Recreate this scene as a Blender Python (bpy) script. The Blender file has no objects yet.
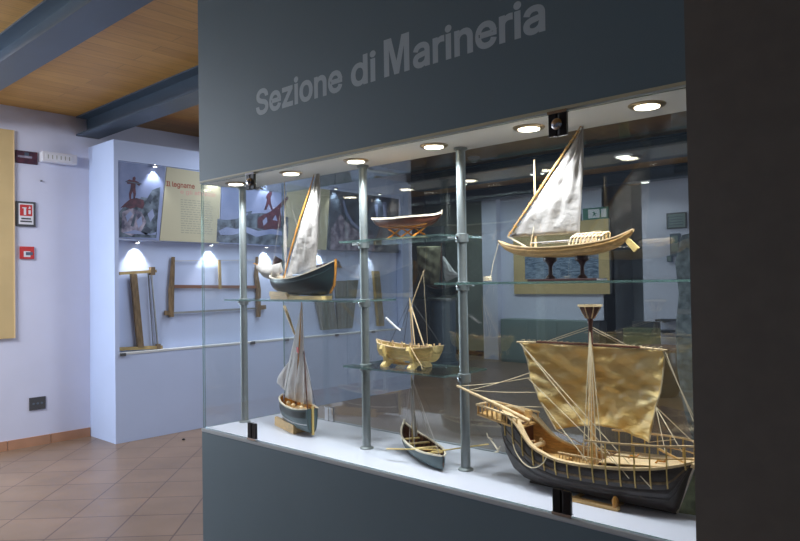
import bpy, math, random
from mathutils import Vector, Matrix
random.seed(7)
C = bpy.context.scene.collection
PI = math.pi
V = Vector

# ------------------------------------------------------------------ camera
CAMP = V((0, 0, 1.6))
CAX = V((0.73860, 0.67397, -0.01538)); CAY = V((0.02330, -0.00272, 0.99972)); CAZ = V((0.67375, -0.73875, -0.01771))
FPX = 679.59
cd = bpy.data.cameras.new('camera'); cam = bpy.data.objects.new('camera', cd); C.objects.link(cam)
cd.sensor_width = 36; cd.lens = FPX / 800 * 36; cd.clip_start = 0.05
m = Matrix((CAX, CAY, CAZ)).transposed().to_4x4(); m.translation = CAMP; cam.matrix_world = m
bpy.context.scene.camera = cam

def at(x, y, ax, val):
    """the point of the plane (axis ax = val) measured in the photograph at pixel x, y"""
    r = CAX * ((x - 400) / FPX) - CAY * ((y - 270.5) / FPX) - CAZ
    return CAMP + r * ((val - CAMP[ax]) / r[ax])

# ------------------------------------------------------------------ materials
def mat(name, col, rough=.6, metal=0, var=0, scale=8, stretch=(1, 1, 1), bump=0, col2=None, spec=.5, detail=4, trans=0):
    M = bpy.data.materials.new(name); M.use_nodes = True
    nt = M.node_tree; b = nt.nodes['Principled BSDF']
    b.inputs['Roughness'].default_value = rough; b.inputs['Metallic'].default_value = metal
    b.inputs['Specular IOR Level'].default_value = spec
    b.inputs['Base Color'].default_value = (*col, 1)
    if var or col2 or bump:
        tc = nt.nodes.new('ShaderNodeTexCoord'); mp = nt.nodes.new('ShaderNodeMapping')
        mp.inputs['Scale'].default_value = stretch
        nz = nt.nodes.new('ShaderNodeTexNoise'); nz.inputs['Scale'].default_value = scale; nz.inputs['Detail'].default_value = detail
        nt.links.new(tc.outputs['Object'], mp.inputs['Vector']); nt.links.new(mp.outputs[0], nz.inputs['Vector'])
        if var or col2:
            rp = nt.nodes.new('ShaderNodeValToRGB')
            c2 = col2 or tuple(max(0, c * (1 - var)) for c in col)
            rp.color_ramp.elements[0].position = .35; rp.color_ramp.elements[1].position = .68
            rp.color_ramp.elements[0].color = (*c2, 1); rp.color_ramp.elements[1].color = (*col, 1)
            nt.links.new(nz.outputs['Fac'], rp.inputs[0]); nt.links.new(rp.outputs[0], b.inputs['Base Color'])
        if bump:
            bp = nt.nodes.new('ShaderNodeBump'); bp.inputs['Strength'].default_value = bump; bp.inputs['Distance'].default_value = .01
            nt.links.new(nz.outputs['Fac'], bp.inputs['Height']); nt.links.new(bp.outputs[0], b.inputs['Normal'])
    if trans:
        out = nt.nodes['Material Output']; tl = nt.nodes.new('ShaderNodeBsdfTranslucent'); mx = nt.nodes.new('ShaderNodeMixShader')
        tl.inputs[0].default_value = (*col, 1); mx.inputs[0].default_value = trans
        if var or col2: nt.links.new(rp.outputs[0], tl.inputs[0])
        nt.links.new(b.outputs[0], mx.inputs[1]); nt.links.new(tl.outputs[0], mx.inputs[2]); nt.links.new(mx.outputs[0], out.inputs[0])
    return M

def glass(name, tint, diff=0, dcol=(.3, .5, .45), refl=.035):
    M = bpy.data.materials.new(name); M.use_nodes = True; nt = M.node_tree; nt.nodes.clear()
    out = nt.nodes.new('ShaderNodeOutputMaterial'); tr = nt.nodes.new('ShaderNodeBsdfTransparent'); gl = nt.nodes.new('ShaderNodeBsdfGlossy')
    tr.inputs[0].default_value = (*tint, 1); gl.inputs['Roughness'].default_value = 0.0
    lw = nt.nodes.new('ShaderNodeLayerWeight'); lw.inputs[0].default_value = .5
    pw = nt.nodes.new('ShaderNodeMath'); pw.operation = 'POWER'; pw.inputs[1].default_value = 5
    ml = nt.nodes.new('ShaderNodeMath'); ml.operation = 'MULTIPLY_ADD'; ml.inputs[1].default_value = .93; ml.inputs[2].default_value = refl
    nt.links.new(lw.outputs['Facing'], pw.inputs[0]); nt.links.new(pw.outputs[0], ml.inputs[0])
    mx = nt.nodes.new('ShaderNodeMixShader'); nt.links.new(ml.outputs[0], mx.inputs[0])
    base = tr
    if diff:
        df = nt.nodes.new('ShaderNodeBsdfDiffuse'); df.inputs[0].default_value = (*dcol, 1)
        m2 = nt.nodes.new('ShaderNodeMixShader'); m2.inputs[0].default_value = diff
        nt.links.new(tr.outputs[0], m2.inputs[1]); nt.links.new(df.outputs[0], m2.inputs[2]); base = m2
    nt.links.new(base.outputs[0], mx.inputs[1]); nt.links.new(gl.outputs[0], mx.inputs[2]); nt.links.new(mx.outputs[0], out.inputs[0])
    return M

def emis(name, col, s):
    M = bpy.data.materials.new(name); M.use_nodes = True; b = M.node_tree.nodes['Principled BSDF']
    b.inputs['Base Color'].default_value = (*col, 1); b.inputs['Emission Color'].default_value = (*col, 1); b.inputs['Emission Strength'].default_value = s
    return M

def planks(name, c1, c2, w, ln, rotz, mortar=(.05, .03, .02), rough=.5, msize=.004, offset=.5, shift=(0, 0), bumpy=0):
    M = bpy.data.materials.new(name); M.use_nodes = True; nt = M.node_tree; b = nt.nodes['Principled BSDF']
    tc = nt.nodes.new('ShaderNodeTexCoord'); mp = nt.nodes.new('ShaderNodeMapping')
    mp.inputs['Rotation'].default_value = (0, 0, rotz); mp.inputs['Location'].default_value = (shift[0], shift[1], 0)
    br = nt.nodes.new('ShaderNodeTexBrick'); br.offset = offset; br.inputs['Scale'].default_value = 1
    br.inputs['Brick Width'].default_value = ln; br.inputs['Row Height'].default_value = w; br.inputs['Mortar Size'].default_value = msize
    br.inputs['Color1'].default_value = (*c1, 1); br.inputs['Color2'].default_value = (*c2, 1); br.inputs['Mortar'].default_value = (*mortar, 1)
    br.inputs['Mortar Smooth'].default_value = .2
    nt.links.new(tc.outputs['Object'], mp.inputs[0]); nt.links.new(mp.outputs[0], br.inputs[0])
    m2 = nt.nodes.new('ShaderNodeMapping'); m2.inputs['Scale'].default_value = (1.2, 14, 1) if offset else (1, 1, 1)
    nz = nt.nodes.new('ShaderNodeTexNoise'); nz.inputs['Scale'].default_value = 3; nz.inputs['Detail'].default_value = 6
    nt.links.new(mp.outputs[0], m2.inputs[0]); nt.links.new(m2.outputs[0], nz.inputs[0])
    mr = nt.nodes.new('ShaderNodeMapRange'); mr.inputs[3].default_value = .7; mr.inputs[4].default_value = 1.25
    nt.links.new(nz.outputs['Fac'], mr.inputs[0])
    vm = nt.nodes.new('ShaderNodeVectorMath'); vm.operation = 'SCALE'
    nt.links.new(br.outputs['Color'], vm.inputs[0]); nt.links.new(mr.outputs[0], vm.inputs['Scale']); nt.links.new(vm.outputs[0], b.inputs['Base Color'])
    b.inputs['Roughness'].default_value = rough
    return M

W = {}
W['wall'] = mat('white_plaster', (.68, .70, .84), .85, var=.05, scale=2, bump=.05)
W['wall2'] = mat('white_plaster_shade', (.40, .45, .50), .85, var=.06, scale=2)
W['wall3'] = mat('grey_green_plaster', (.30, .32, .28), .85, var=.08, scale=1.5)
W['disp'] = mat('blue_white_paint', (.52, .61, .84), .7, var=.04, scale=2)
W['floor'] = planks('terracotta_tiles', (.205, .135, .088), (.23, .15, .098), .405, .405, -PI / 4, (.09, .05, .035), .32, .006, 0, shift=(.06, .0))
W['ceil'] = planks('ceiling_planks', (.44, .225, .055), (.37, .18, .04), .15, 2.6, PI / 2, (.20, .11, .035), .5, .003)
W['beam'] = mat('painted_steel', (.05, .072, .105), .45, var=.1, scale=3)
W['skirt'] = mat('terracotta_skirting', (.50, .26, .15), .5, var=.15, scale=5)
W['grey'] = mat('grey_panel_paint', (.15, .21, .25), .55, var=.05, scale=3)
W['pier'] = mat('dark_brown_panel', (.17, .148, .13), .6, var=.1, scale=20)
W['letter'] = mat('lettering_grey', (.50, .57, .62), .6)
W['white'] = mat('white_laminate', (.60, .62, .70), .35, var=.05, scale=3)
W['soffit'] = mat('white_soffit', (.58, .60, .61), .6)
W['trimy'] = mat('cream_edge', (.55, .50, .34), .5)
W['glass'] = glass('clear_glass', (.975, .985, .98))
W['gedge'] = glass('green_glass_edge', (.6, .75, .72), .35, (.30, .44, .42))
W['backglass'] = glass('smoked_back_glass', (.86, .89, .88), refl=.15)
W['alu'] = mat('brushed_aluminium', (.27, .30, .30), .42, .6, var=.08, scale=4, stretch=(1, 1, 12))
W['chrome'] = mat('chrome', (.75, .76, .78), .15, 1)
W['black'] = mat('black_metal', (.012, .011, .013), .3, .2)
W['ringm'] = mat('lamp_ring', (.30, .24, .16), .3, .7)
W['lamp'] = emis('lit_lamp', (1, .90, .72), 9)
W['lampf'] = emis('lit_far_lamp', (1, .97, .9), 4)
W['tan'] = mat('boxwood', (.80, .50, .19), .45, var=.35, scale=30, stretch=(1, 6, 6))
W['tan2'] = mat('pale_boxwood', (.86, .64, .36), .5, var=.25, scale=30, stretch=(1, 6, 6))
W['pine'] = mat('yellow_pine', (.84, .62, .23), .5, var=.3, scale=25, stretch=(1, 5, 5))
W['dark'] = mat('dark_hull', (.055, .047, .045), .4, var=.5, scale=20, stretch=(1, 8, 8), bump=.05)
W['teal'] = mat('teal_hull', (.07, .12, .13), .4, var=.3, scale=10)
W['navy'] = mat('black_green_hull', (.012, .016, .022), .3, col2=(.03, .05, .05), scale=6, stretch=(1, 1, 3))
W['cream'] = mat('cream_paint', (.75, .66, .50), .5)
W['amber'] = mat('varnished_amber', (.60, .27, .05), .25, var=.4, scale=25)
W['brown'] = mat('red_brown_wood', (.16, .055, .03), .4, var=.3, scale=20)
W['mahog'] = mat('dark_mahogany', (.045, .02, .018), .35)
W['rope'] = mat('cotton_rope', (.66, .56, .38), .8)
W['ropew'] = mat('pale_thread', (.52, .50, .46), .8)
W['roped'] = mat('dark_thread', (.06, .06, .06), .8)
W['stan'] = mat('yellow_stanchion', (.62, .44, .14), .5)
W['sailo'] = mat('ochre_sailcloth', (.98, .80, .42), .34, col2=(.95, .68, .25), scale=16, stretch=(1, 1, 1.8), bump=1.2, trans=.18)
W['sailw'] = mat('white_sailcloth', (.56, .53, .50), .7, var=.12, scale=22, bump=1.0, trans=.42)
W['sailg'] = mat('grey_white_sailcloth', (.90, .88, .88), .7, var=.12, scale=14, bump=.6, trans=.35)
W['olive'] = mat('mottled_olive', (.22, .24, .12), .5, col2=(.07, .09, .04), scale=30)
W['red'] = mat('red_paint', (.55, .03, .03), .5)
W['saw'] = mat('old_beech', (.23, .155, .08), .6, var=.5, scale=12, stretch=(6, 6, 1))
W['sawy'] = mat('yellowed_wood', (.42, .30, .12), .6, var=.3, scale=12)
W['sawr'] = mat('red_saw_beam', (.20, .095, .06), .6)
W['steel'] = mat('worn_steel', (.22, .22, .22), .4, .8)
W['plank'] = mat('weathered_plank', (.23, .24, .20), .8, var=.4, scale=6, stretch=(6, 6, 1))
W['board'] = mat('tan_board', (.62, .46, .22), .7, var=.08, scale=4)
W['paper'] = mat('cream_paper', (.47, .44, .31), .7)
W['ink'] = mat('brown_ink', (.28, .07, .04), .7)
W['inkp'] = mat('pink_ink', (.55, .30, .26), .7)
W['inkg'] = mat('grey_ink', (.32, .32, .25), .7)
W['skyp'] = mat('print_pale_blue', (.27, .32, .52), .6, col2=(.16, .21, .38), scale=3)
W['printt'] = mat('print_teal_crowd', (.15, .20, .27), .6, col2=(.008, .02, .04), scale=13, detail=8)
W['printd'] = mat('print_dark_blue', (.10, .14, .20), .6, col2=(.02, .03, .06), scale=8, detail=8)
W['printr'] = mat('print_dark_red', (.10, .025, .045), .6, col2=(.035, .012, .03), scale=22)
W['printm'] = mat('print_mauve', (.40, .37, .47), .6, col2=(.05, .05, .10), scale=12, detail=8)
W['signw'] = mat('sign_white', (.75, .75, .78), .5)
W['green'] = mat('sign_green', (.04, .18, .13), .5)
W['seapr'] = mat('print_sea', (.30, .38, .50), .6, col2=(.05, .09, .16), scale=9, stretch=(1, 1, 5), detail=8)
W['navyd'] = mat('navy_door_paint', (.03, .045, .075), .5)
W['stone'] = mat('mottled_grey_timber', (.32, .38, .40), .5, col2=(.09, .11, .12), scale=14, detail=8, bump=.3)
W['cab'] = mat('grey_green_laminate', (.20, .26, .25), .6)
W['fab'] = mat('old_canvas', (.34, .31, .20), .9, var=.35, scale=6, bump=.3)
W['socket'] = mat('grey_plastic', (.06, .06, .065), .5)
W['plastic'] = mat('white_plastic', (.70, .69, .74), .5)
W['ped'] = mat('blue_grey_pedestal', (.10, .13, .17), .5)

# ------------------------------------------------------------------ mesh builder
class MB:
    def __init__(s): s.v = []; s.f = []; s.mi = []; s.cur = 0
    def add(s, vs, fs):
        b = len(s.v); s.v += [tuple(v) for v in vs]
        for f in fs: s.f.append([i + b for i in f]); s.mi.append(s.cur)
        return s
    def box(s, lo, hi):
        x0, y0, z0 = lo; x1, y1, z1 = hi
        return s.add([(x0, y0, z0), (x1, y0, z0), (x1, y1, z0), (x0, y1, z0), (x0, y0, z1), (x1, y0, z1), (x1, y1, z1), (x0, y1, z1)],
              [(3, 2, 1, 0), (4, 5, 6, 7), (0, 1, 5, 4), (1, 2, 6, 5), (2, 3, 7, 6), (3, 0, 4, 7)])
    def bar(s, p, q, w, h, up=(0, 0, 1)):
        p = V(p); q = V(q); d = (q - p).normalized(); u = V(up)
        if abs(d.dot(u)) > .98: u = V((1, 0, 0))
        a = d.cross(u).normalized() * (w / 2); b = a.cross(d).normalized() * (h / 2)
        vs = [o + i * a + j * b for o in (p, q) for i, j in ((-1, -1), (1, -1), (1, 1), (-1, 1))]
        return s.add(vs, [(0, 1, 2, 3), (7, 6, 5, 4), (0, 4, 5, 1), (1, 5, 6, 2), (2, 6, 7, 3), (3, 7, 4, 0)])
    def path(s, pts, r, n=6, cap=True):
        pts = [V(p) for p in pts]; rs = r if isinstance(r, (list, tuple)) else [r] * len(pts)
        rings = []; pa = None
        for i, p in enumerate(pts):
            d = (pts[min(i + 1, len(pts) - 1)] - pts[max(i - 1, 0)]).normalized()
            if pa is None:
                u = V((0, 0, 1)) if abs(d.z) < .9 else V((1, 0, 0)); a = d.cross(u).normalized()
            else: a = (pa - d * pa.dot(d)).normalized()
            pa = a; b = d.cross(a)
            rings.append([p + (a * math.cos(t) + b * math.sin(t)) * rs[i] for t in [2 * PI * k / n for k in range(n)]])
        vs = [v for g in rings for v in g]; fs = []
        for i in range(len(pts) - 1):
            for k in range(n):
                fs.append((i * n + k, i * n + (k + 1) % n, (i + 1) * n + (k + 1) % n, (i + 1) * n + k))
        if cap: fs.append(tuple(range(n))[::-1]); fs.append(tuple((len(pts) - 1) * n + k for k in range(n)))
        return s.add(vs, fs)
    def tube(s, p, q, r, r2=None, n=10): return s.path([p, q], [r, r if r2 is None else r2], n)
    def lathe(s, prof, c=(0, 0, 0), n=24, axis='z'):
        vs = []; fs = []
        for r, z in prof:
            for k in range(n):
                t = 2 * PI * k / n; x, y = r * math.cos(t), r * math.sin(t)
                p = (x, y, z) if axis == 'z' else ((x, z, y) if axis == 'y' else (z, x, y))
                vs.append((c[0] + p[0], c[1] + p[1], c[2] + p[2]))
        for i in range(len(prof) - 1):
            for k in range(n): fs.append((i * n + k, i * n + (k + 1) % n, (i + 1) * n + (k + 1) % n, (i + 1) * n + k))
        fs.append(tuple(range(n))[::-1]); fs.append(tuple((len(prof) - 1) * n + k for k in range(n)))
        return s.add(vs, fs)
    def prism(s, poly, ax, a, b):
        """poly: 2D points in the two other axes (in order), extruded along ax from a to b"""
        def mk(p, t):
            q = list(p); q.insert(ax, t); return tuple(q)
        n = len(poly); vs = [mk(p, a) for p in poly] + [mk(p, b) for p in poly]
        fs = [tuple(range(n))[::-1], tuple(range(n, 2 * n))] + [(i, (i + 1) % n, n + (i + 1) % n, n + i) for i in range(n)]
        return s.add(vs, fs)
    def grid(s, rows, closed=False):
        n = len(rows[0]); vs = [p for r in rows for p in r]; fs = []
        for i in range(len(rows) - 1):
            for k in range(n if closed else n - 1):
                fs.append((i * n + k, i * n + (k + 1) % n, (i + 1) * n + (k + 1) % n, (i + 1) * n + k))
        return s.add(vs, fs)
    def build(s, name, m, parent=None, smooth=False, solid=0, bevel=0, sub=0):
        me = bpy.data.meshes.new(name); me.from_pydata(s.v, [], s.f)
        for k in (m if isinstance(m, (list, tuple)) else [m]): me.materials.append(W[k])
        for p, i in zip(me.polygons, s.mi): p.material_index = i; p.use_smooth = smooth
        import bmesh
        bm = bmesh.new(); bm.from_mesh(me); bmesh.ops.recalc_face_normals(bm, faces=bm.faces)
        if smooth:
            for e in bm.edges:
                if len(e.link_faces) == 2 and e.calc_face_angle(0) > .7: e.smooth = False
        bm.to_mesh(me); bm.free()
        o = bpy.data.objects.new(name, me); C.objects.link(o)
        if parent: o.parent = parent
        if bevel:
            b = o.modifiers.new('bevel', 'BEVEL'); b.width = bevel; b.segments = 2; b.limit_method = 'ANGLE'
        if solid:
            b = o.modifiers.new('solid', 'SOLIDIFY'); b.thickness = solid; b.offset = 0
        return o

def tag(o, label, cat, group=None, kind=None):
    if label: o['label'] = label
    if cat: o['category'] = cat
    if group: o['group'] = group
    if kind: o['kind'] = kind
    return o
def thing(name, label, cat, loc=(0, 0, 0), rz=0, group=None, rx=0):
    o = bpy.data.objects.new(name, None); C.objects.link(o); o.location = loc; o.rotation_euler = (rx, 0, rz); o.empty_display_size = .05
    return tag(o, label, cat, group)
def struct(o, label=None):
    o['kind'] = 'structure'
    if label: o['label'] = label
    return o
def bx(name, lo, hi, m, parent=None, bevel=0): return MB().box(lo, hi).build(name, m, parent, bevel=bevel)
import os
FONT = None
try:
    fp = os.path.join(bpy.utils.resource_path('LOCAL'), 'datafiles', 'fonts', 'Inter.woff2')
    if os.path.exists(fp): FONT = bpy.data.fonts.load(fp)
except Exception: FONT = None
def text_mesh(name, s, m, parent, origin, xdir, size, width=None, bold=0, depth=.001, zdir=(0, 0, 1), heavy=0):
    cu = bpy.data.curves.new(name, 'FONT'); cu.body = s; cu.size = 1; cu.font = FONT or cu.font; cu.offset = bold; cu.extrude = depth / 2 / (size)
    if heavy: cu.bevel_depth = heavy; cu.bevel_resolution = 0; cu.extrude = .002
    t = bpy.data.objects.new('tmp_text', cu); C.objects.link(t); bpy.context.view_layer.update()
    me = bpy.data.meshes.new_from_object(t.evaluated_get(bpy.context.evaluated_depsgraph_get()))
    bpy.data.objects.remove(t)
    xs = [v.co.x for v in me.vertices]; x0, x1 = min(xs), max(xs)
    sx = (width / (x1 - x0)) if width else size
    X = V(xdir); Z = V(zdir); N = X.cross(Z)
    for v in me.vertices:
        p = v.co.copy(); v.co = V(origin) + X * ((p.x - x0) * sx) + Z * (p.y * size) + N * (p.z * size * (.012 if heavy else 1))
    for p in me.polygons: p.use_smooth = False
    me.materials.clear(); me.materials.append(W[m])
    o = bpy.data.objects.new(name, me); C.objects.link(o)
    if parent: o.parent = parent
    return o
def interp(pts, x):
    """smooth curve through the control points"""
    if x <= pts[0][0]: return pts[0][1]
    if x >= pts[-1][0]: return pts[-1][1]
    for i in range(len(pts) - 1):
        if x <= pts[i + 1][0]:
            x0, y0 = pts[i]; x1, y1 = pts[i + 1]; t = (x - x0) / (x1 - x0)
            m0 = (y1 - pts[i - 1][1]) / (x1 - pts[i - 1][0]) if i > 0 else (y1 - y0) / (x1 - x0)
            m1 = (pts[i + 2][1] - y0) / (pts[i + 2][0] - x0) if i + 2 < len(pts) else (y1 - y0) / (x1 - x0)
            h = x1 - x0; return (2*t**3-3*t*t+1)*y0 + (t**3-2*t*t+t)*h*m0 + (-2*t**3+3*t*t)*y1 + (t**3-t*t)*h*m1

class Hull:
    def __init__(s, x0, x1, sheer, beam, keel, n=36, py=.8, th=.003, xs=None):
        s.x0, s.x1, s.sh, s.bm, s.kl, s.n, s.py, s.th = x0, x1, sheer, beam, keel, n, py, th
    def pt(s, x, a, inset=0):
        """a in -1..1 round the section, -1 is the side towards the viewer"""
        h = interp(s.sh, x); k = min(interp(s.kl, x) + inset, h - .0005); b = max(interp(s.bm, x) - inset, .0008)
        t = abs(a) * PI / 2; y = b * math.sin(t) ** s.py * (1 if a > 0 else -1); z = k + (h - k) * (1 - math.cos(t))
        return V((x, y, z))
    def xs(s): return [s.x0 + (s.x1 - s.x0) * (.5 - .5 * math.cos(PI * i / s.n)) for i in range(s.n + 1)]
    def shell(s, inset=0, na=18):
        mb = MB(); rows = [[s.pt(x, -1 + 2 * k / na, inset) for k in range(na + 1)] for x in s.xs()]
        mb.grid(rows)
        return mb
    def build(s, parent, outer, inner, na=18, rim=None, rimw=.005, name='hull', wl=None):
        rows = [[s.pt(x, -1 + 2 * k / na) for k in range(na + 1)] for x in s.xs()]
        rin = [[s.pt(x, -1 + 2 * k / na, s.th) for k in range(na + 1)] for x in s.xs()]
        mb = MB(); n = na + 1
        full = [r + q[::-1] for r, q in zip(rows, rin)]
        N = len(full[0]); vs = [p for r in full for p in r]; fs = []
        b = len(mb.v)
        for i in range(len(full) - 1):
            for k in range(N): fs.append((i * N + k, i * N + (k + 1) % N, (i + 1) * N + (k + 1) % N, (i + 1) * N + k))
        mb.add(vs, fs)
        for j, f in enumerate(fs):
            k = j % N; mb.mi[j] = 0 if k < na else 1
        for e in (0, len(full) - 1):
            for k in range(na): mb.f.append([e * N + k, e * N + k + 1, e * N + N - 2 - k, e * N + N - 1 - k]); mb.mi.append(0)
            mb.f.append([e * N + k for k in range(n)]) if interp(s.bm, s.x1 if e else s.x0) > .01 else None
            if len(mb.mi) < len(mb.f): mb.mi.append(0)
        o = mb.build(name, [outer, inner], parent, smooth=True)
        if rim:
            for side in (-1, 1):
                r = MB(); xs = s.xs(); rr = []
                for x in xs:
                    p = s.pt(x, side); w = rimw
                    rr.append([p + V((0, side * w * .45, -w * .35)), p + V((0, side * w * .45, w * .35)), p + V((0, -side * w * .6, w * .35)), p + V((0, -side * w * .6, -w * .35))])
                r.grid(rr, closed=True); r.f.append([0, 1, 2, 3]); r.mi.append(0); e = (len(rr) - 1) * 4; r.f.append([e, e + 1, e + 2, e + 3]); r.mi.append(0)
                r.build('gunwale', rim, parent)
        return o
    def strip(s, a, w, th, m, parent, name='wale', x0=None, x1=None, frac=None):
        """moulding along the hull at section position a, on both sides in turn"""
        for side in (-1, 1):
            mb = MB(); rr = []
            X0 = s.x0 if x0 is None else x0; X1 = s.x1 if x1 is None else x1
            for i in range(41):
                x = X0 + (X1 - X0) * i / 40; p = s.pt(x, side * a)
                rr.append([p + V((0, -side * th, -w / 2)), p + V((0, side * th, -w / 2)), p + V((0, side * th, w / 2)), p + V((0, -side * th, w / 2))])
            mb.grid(rr, closed=True); mb.f += [[0, 1, 2, 3], [160, 161, 162, 163]]; mb.mi += [0, 0]
            mb.build(name, m, parent)
    def deck(s, z, m, parent, x0, x1, name='deck', slope=0, inset=.004):
        mb = MB(); rows = []
        for i in range(25):
            x = x0 + (x1 - x0) * i / 24; zz = z + slope * (x - x0); h = interp(s.sh, x); k = interp(s.kl, x); b = interp(s.bm, x)
            if zz >= h: w = b
            else:
                c = 1 - (zz - k) / max(h - k, 1e-5); c = min(max(c, -1), 1); w = b * max(math.sin(math.acos(c)), 0) ** s.py
            w = max(w - inset, .001)
            rows.append([V((x, -w, zz)), V((x, w, zz)), V((x, w, zz - .002)), V((x, -w, zz - .002))])
        mb.grid(rows, closed=True); mb.f += [[0, 1, 2, 3], [96, 97, 98, 99]]; mb.mi += [0, 0]
        return mb.build(name, m, parent)

def sail(name, left, right, m, parent, bulge=.02, wr=.002, nu=22, nv=26, y=0, seed=0, sweep=0, th=.0012):
    """left / right: lists of (x, z) down the two edges (same parameter), cloth bellied in y"""
    def edge(pts, t):
        f = t * (len(pts) - 1); i = min(int(f), len(pts) - 2); u = f - i
        return V(pts[i]).lerp(V(pts[i + 1]), u)
    rows = []
    for j in range(nv + 1):
        t = j / nv; a = edge(left, t); b = edge(right, t); r = []
        for i in range(nu + 1):
            u = i / nu; p = a.lerp(b, u)
            yy = y + bulge * math.sin(PI * u) ** .8 * math.sin(PI * min(t * .85 + .12, 1)) + wr * (math.sin(u * 17 + t * 9 + seed) + .7 * math.sin(t * 23 - u * 8 + seed * 2) + .5 * math.sin(u * 31 + seed)) * math.sin(PI * u) ** .3
            w_ = min(1, t * 1.25 + .05) if sweep else 1
            r.append((p[0], (yy + sweep * u) * w_, p[1]))
        rows.append(r)
    return MB().grid(rows).build(name, m, parent, smooth=True, solid=th)

def rope(mb, p, q, r=.0011, sag=0, n=8):
    p = V(p); q = V(q)
    pts = [p.lerp(q, i / n) - V((0, 0, sag * math.sin(PI * i / n))) for i in range(n + 1)] if sag else [p, q]
    mb.path(pts, r, 5); return mb

# ================================================================== SETTING
XL, ZC = -7.43, 3.43
struct(bx('floor', (-12, -4.5, -.1), (3, 15, 0), 'floor'))
struct(bx('ceiling', (-12, -4.5, ZC), (3, 15, ZC + .1), 'ceil'))
struct(bx('wall_left', (XL - .2, -4.5, 0), (XL, 8.45, ZC), 'wall'))
struct(bx('wall_left_far', (-12, 8.45, 0), (-11.8, 15, ZC), 'wall3'))
struct(bx('wall_back', (-11.8, 11.95, 0), (-8.2, 12.1, ZC), 'wall3'))
struct(bx('wall_back_column', (-8.22, 11.55, 0), (-7.86, 12.1, ZC), 'wall'))
struct(bx('wall_back_centre', (-7.86, 11.7, 0), (-5.6, 12.1, ZC), 'wall'))
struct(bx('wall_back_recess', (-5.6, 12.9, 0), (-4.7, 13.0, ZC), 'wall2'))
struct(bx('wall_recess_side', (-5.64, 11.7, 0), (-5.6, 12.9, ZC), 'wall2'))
struct(bx('wall_back_right', (-4.85, 11.6, 0), (-1.5, 12.1, ZC), 'wall'))
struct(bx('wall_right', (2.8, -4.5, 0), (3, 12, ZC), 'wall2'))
d = struct(bx('door_1', (-5.35, 12.86, 0), (-4.9, 12.9, 2.35), 'navyd'))
MB().tube((-5.28, 12.84, 1.05), (-5.18, 12.84, 1.05), .012).build('door_handle', 'chrome', d)
sk = MB()
for i in range(18):
    y = 3.16 - .405 * (i + 1); sk.box((XL, y + .003, 0), (XL + .012, y + .402, .095))
struct(sk.build('baseboard_left', 'skirt'))
struct(bx('baseboard_back', (-11.8, 11.93, 0), (-8.22, 11.95, .1), 'brown'))
struct(bx('baseboard_back_centre', (-7.86, 11.68, 0), (-5.6, 11.7, .1), 'brown'))
# steel beams: web and two flanges in one rolled section each
beams = [(1.78, 'nearest dark steel ceiling beam, above the grey header'), (3.15, 'second steel ceiling beam, meeting the left wall above the display case'),
         (5.0, 'steel ceiling beam over the middle of the wall display'), (6.25, 'steel ceiling beam just behind the big case, across the far end of the wall display'),
         (8.8, 'wide blue grey steel beam carrying the round lamp in the far hall'), (11.1, 'farthest dark steel ceiling beam in front of the back wall')]
for y, lab in beams:
    mb = MB(); z0 = 3.22; x0 = XL + .01 if y < 8 else (-7.9 if y < 9 else -11.7)
    hw = .46 if y == 8.8 else .12
    mb.box((x0, y - hw, z0), (2.7, y + hw, z0 + .02)); mb.box((x0, y - .008, z0 + .02), (2.7, y + .008, ZC - .015)); mb.box((x0, y - .12, ZC - .015), (2.7, y + .12, ZC - .001))
    o = mb.build('ceiling_beam', 'beam'); tag(o, lab, 'beam', 'steel ceiling beams')

# ================================================================== SHOWCASE WALL
FX0, FX1, FY, BY, FZ, TZ = -2.775, -.585, 1.685, 2.155, .95, 2.066
struct(bx('wall_front_header', (FX0, FY, TZ + .012), (FX1, 1.935, 3.21), 'grey'))
struct(bx('wall_front_base', (FX0, FY, 0), (FX1, BY + .02, FZ - .016), 'grey'))
struct(bx('wall_front_pier', (FX1, FY - .01, 0), (1.3, 2.3, 3.21), 'pier'))
case = thing('display_case', 'long glass showcase set into the grey wall, holding the ship models', 'display case', (FX0, FY, FZ))
def cw(lo, hi): return (lo[0] - FX0, lo[1] - FY, lo[2] - FZ), (hi[0] - FX0, hi[1] - FY, hi[2] - FZ)
def cbx(name, lo, hi, m, bevel=0):
    a, b = cw(lo, hi); return bx(name, a, b, m, case, bevel)
cbx('case_floor', (FX0, FY + .001, FZ - .016), (FX1 - .001, BY + .02, FZ), 'white')
cbx('soffit', (FX0, FY + .002, TZ), (FX1 - .001, 1.935, TZ + .012), 'soffit')
cbx('top_edge_strip', (FX0, FY - .003, TZ + .004), (FX1 - .001, FY + .002, TZ + .012), 'trimy')
cbx('sill_strip', (FX0, FY - .003, FZ - .012), (FX1 - .001, FY + .001, FZ - .001), 'soffit')
def pane(name, lo, hi, m='glass', thin=1):
    a, b = cw(lo, hi); mb = MB().box(a, b)
    for i in range(6): mb.mi[i] = 1
    pr = {1: (2, 4), 0: (3, 5), 2: (0, 1)}[thin]
    for i in pr: mb.mi[i] = 0
    return mb.build(name, [m, 'gedge'], case)
pane('front_pane', (FX0, FY + .006, FZ + .001), (FX1 - .002, FY + .014, TZ - .001))
pane('back_pane', (FX0 + .01, BY - .008, FZ + .001), (FX1 - .002, BY, TZ - .001), 'backglass')
pane('side_pane', (FX0, FY + .016, FZ + .001), (FX0 + .008, BY, TZ - .001), thin=0)
pane('top_pane', (FX0 + .01, 1.937, TZ), (FX1 - .002, BY, TZ + .008), 'backglass', thin=2)
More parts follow.
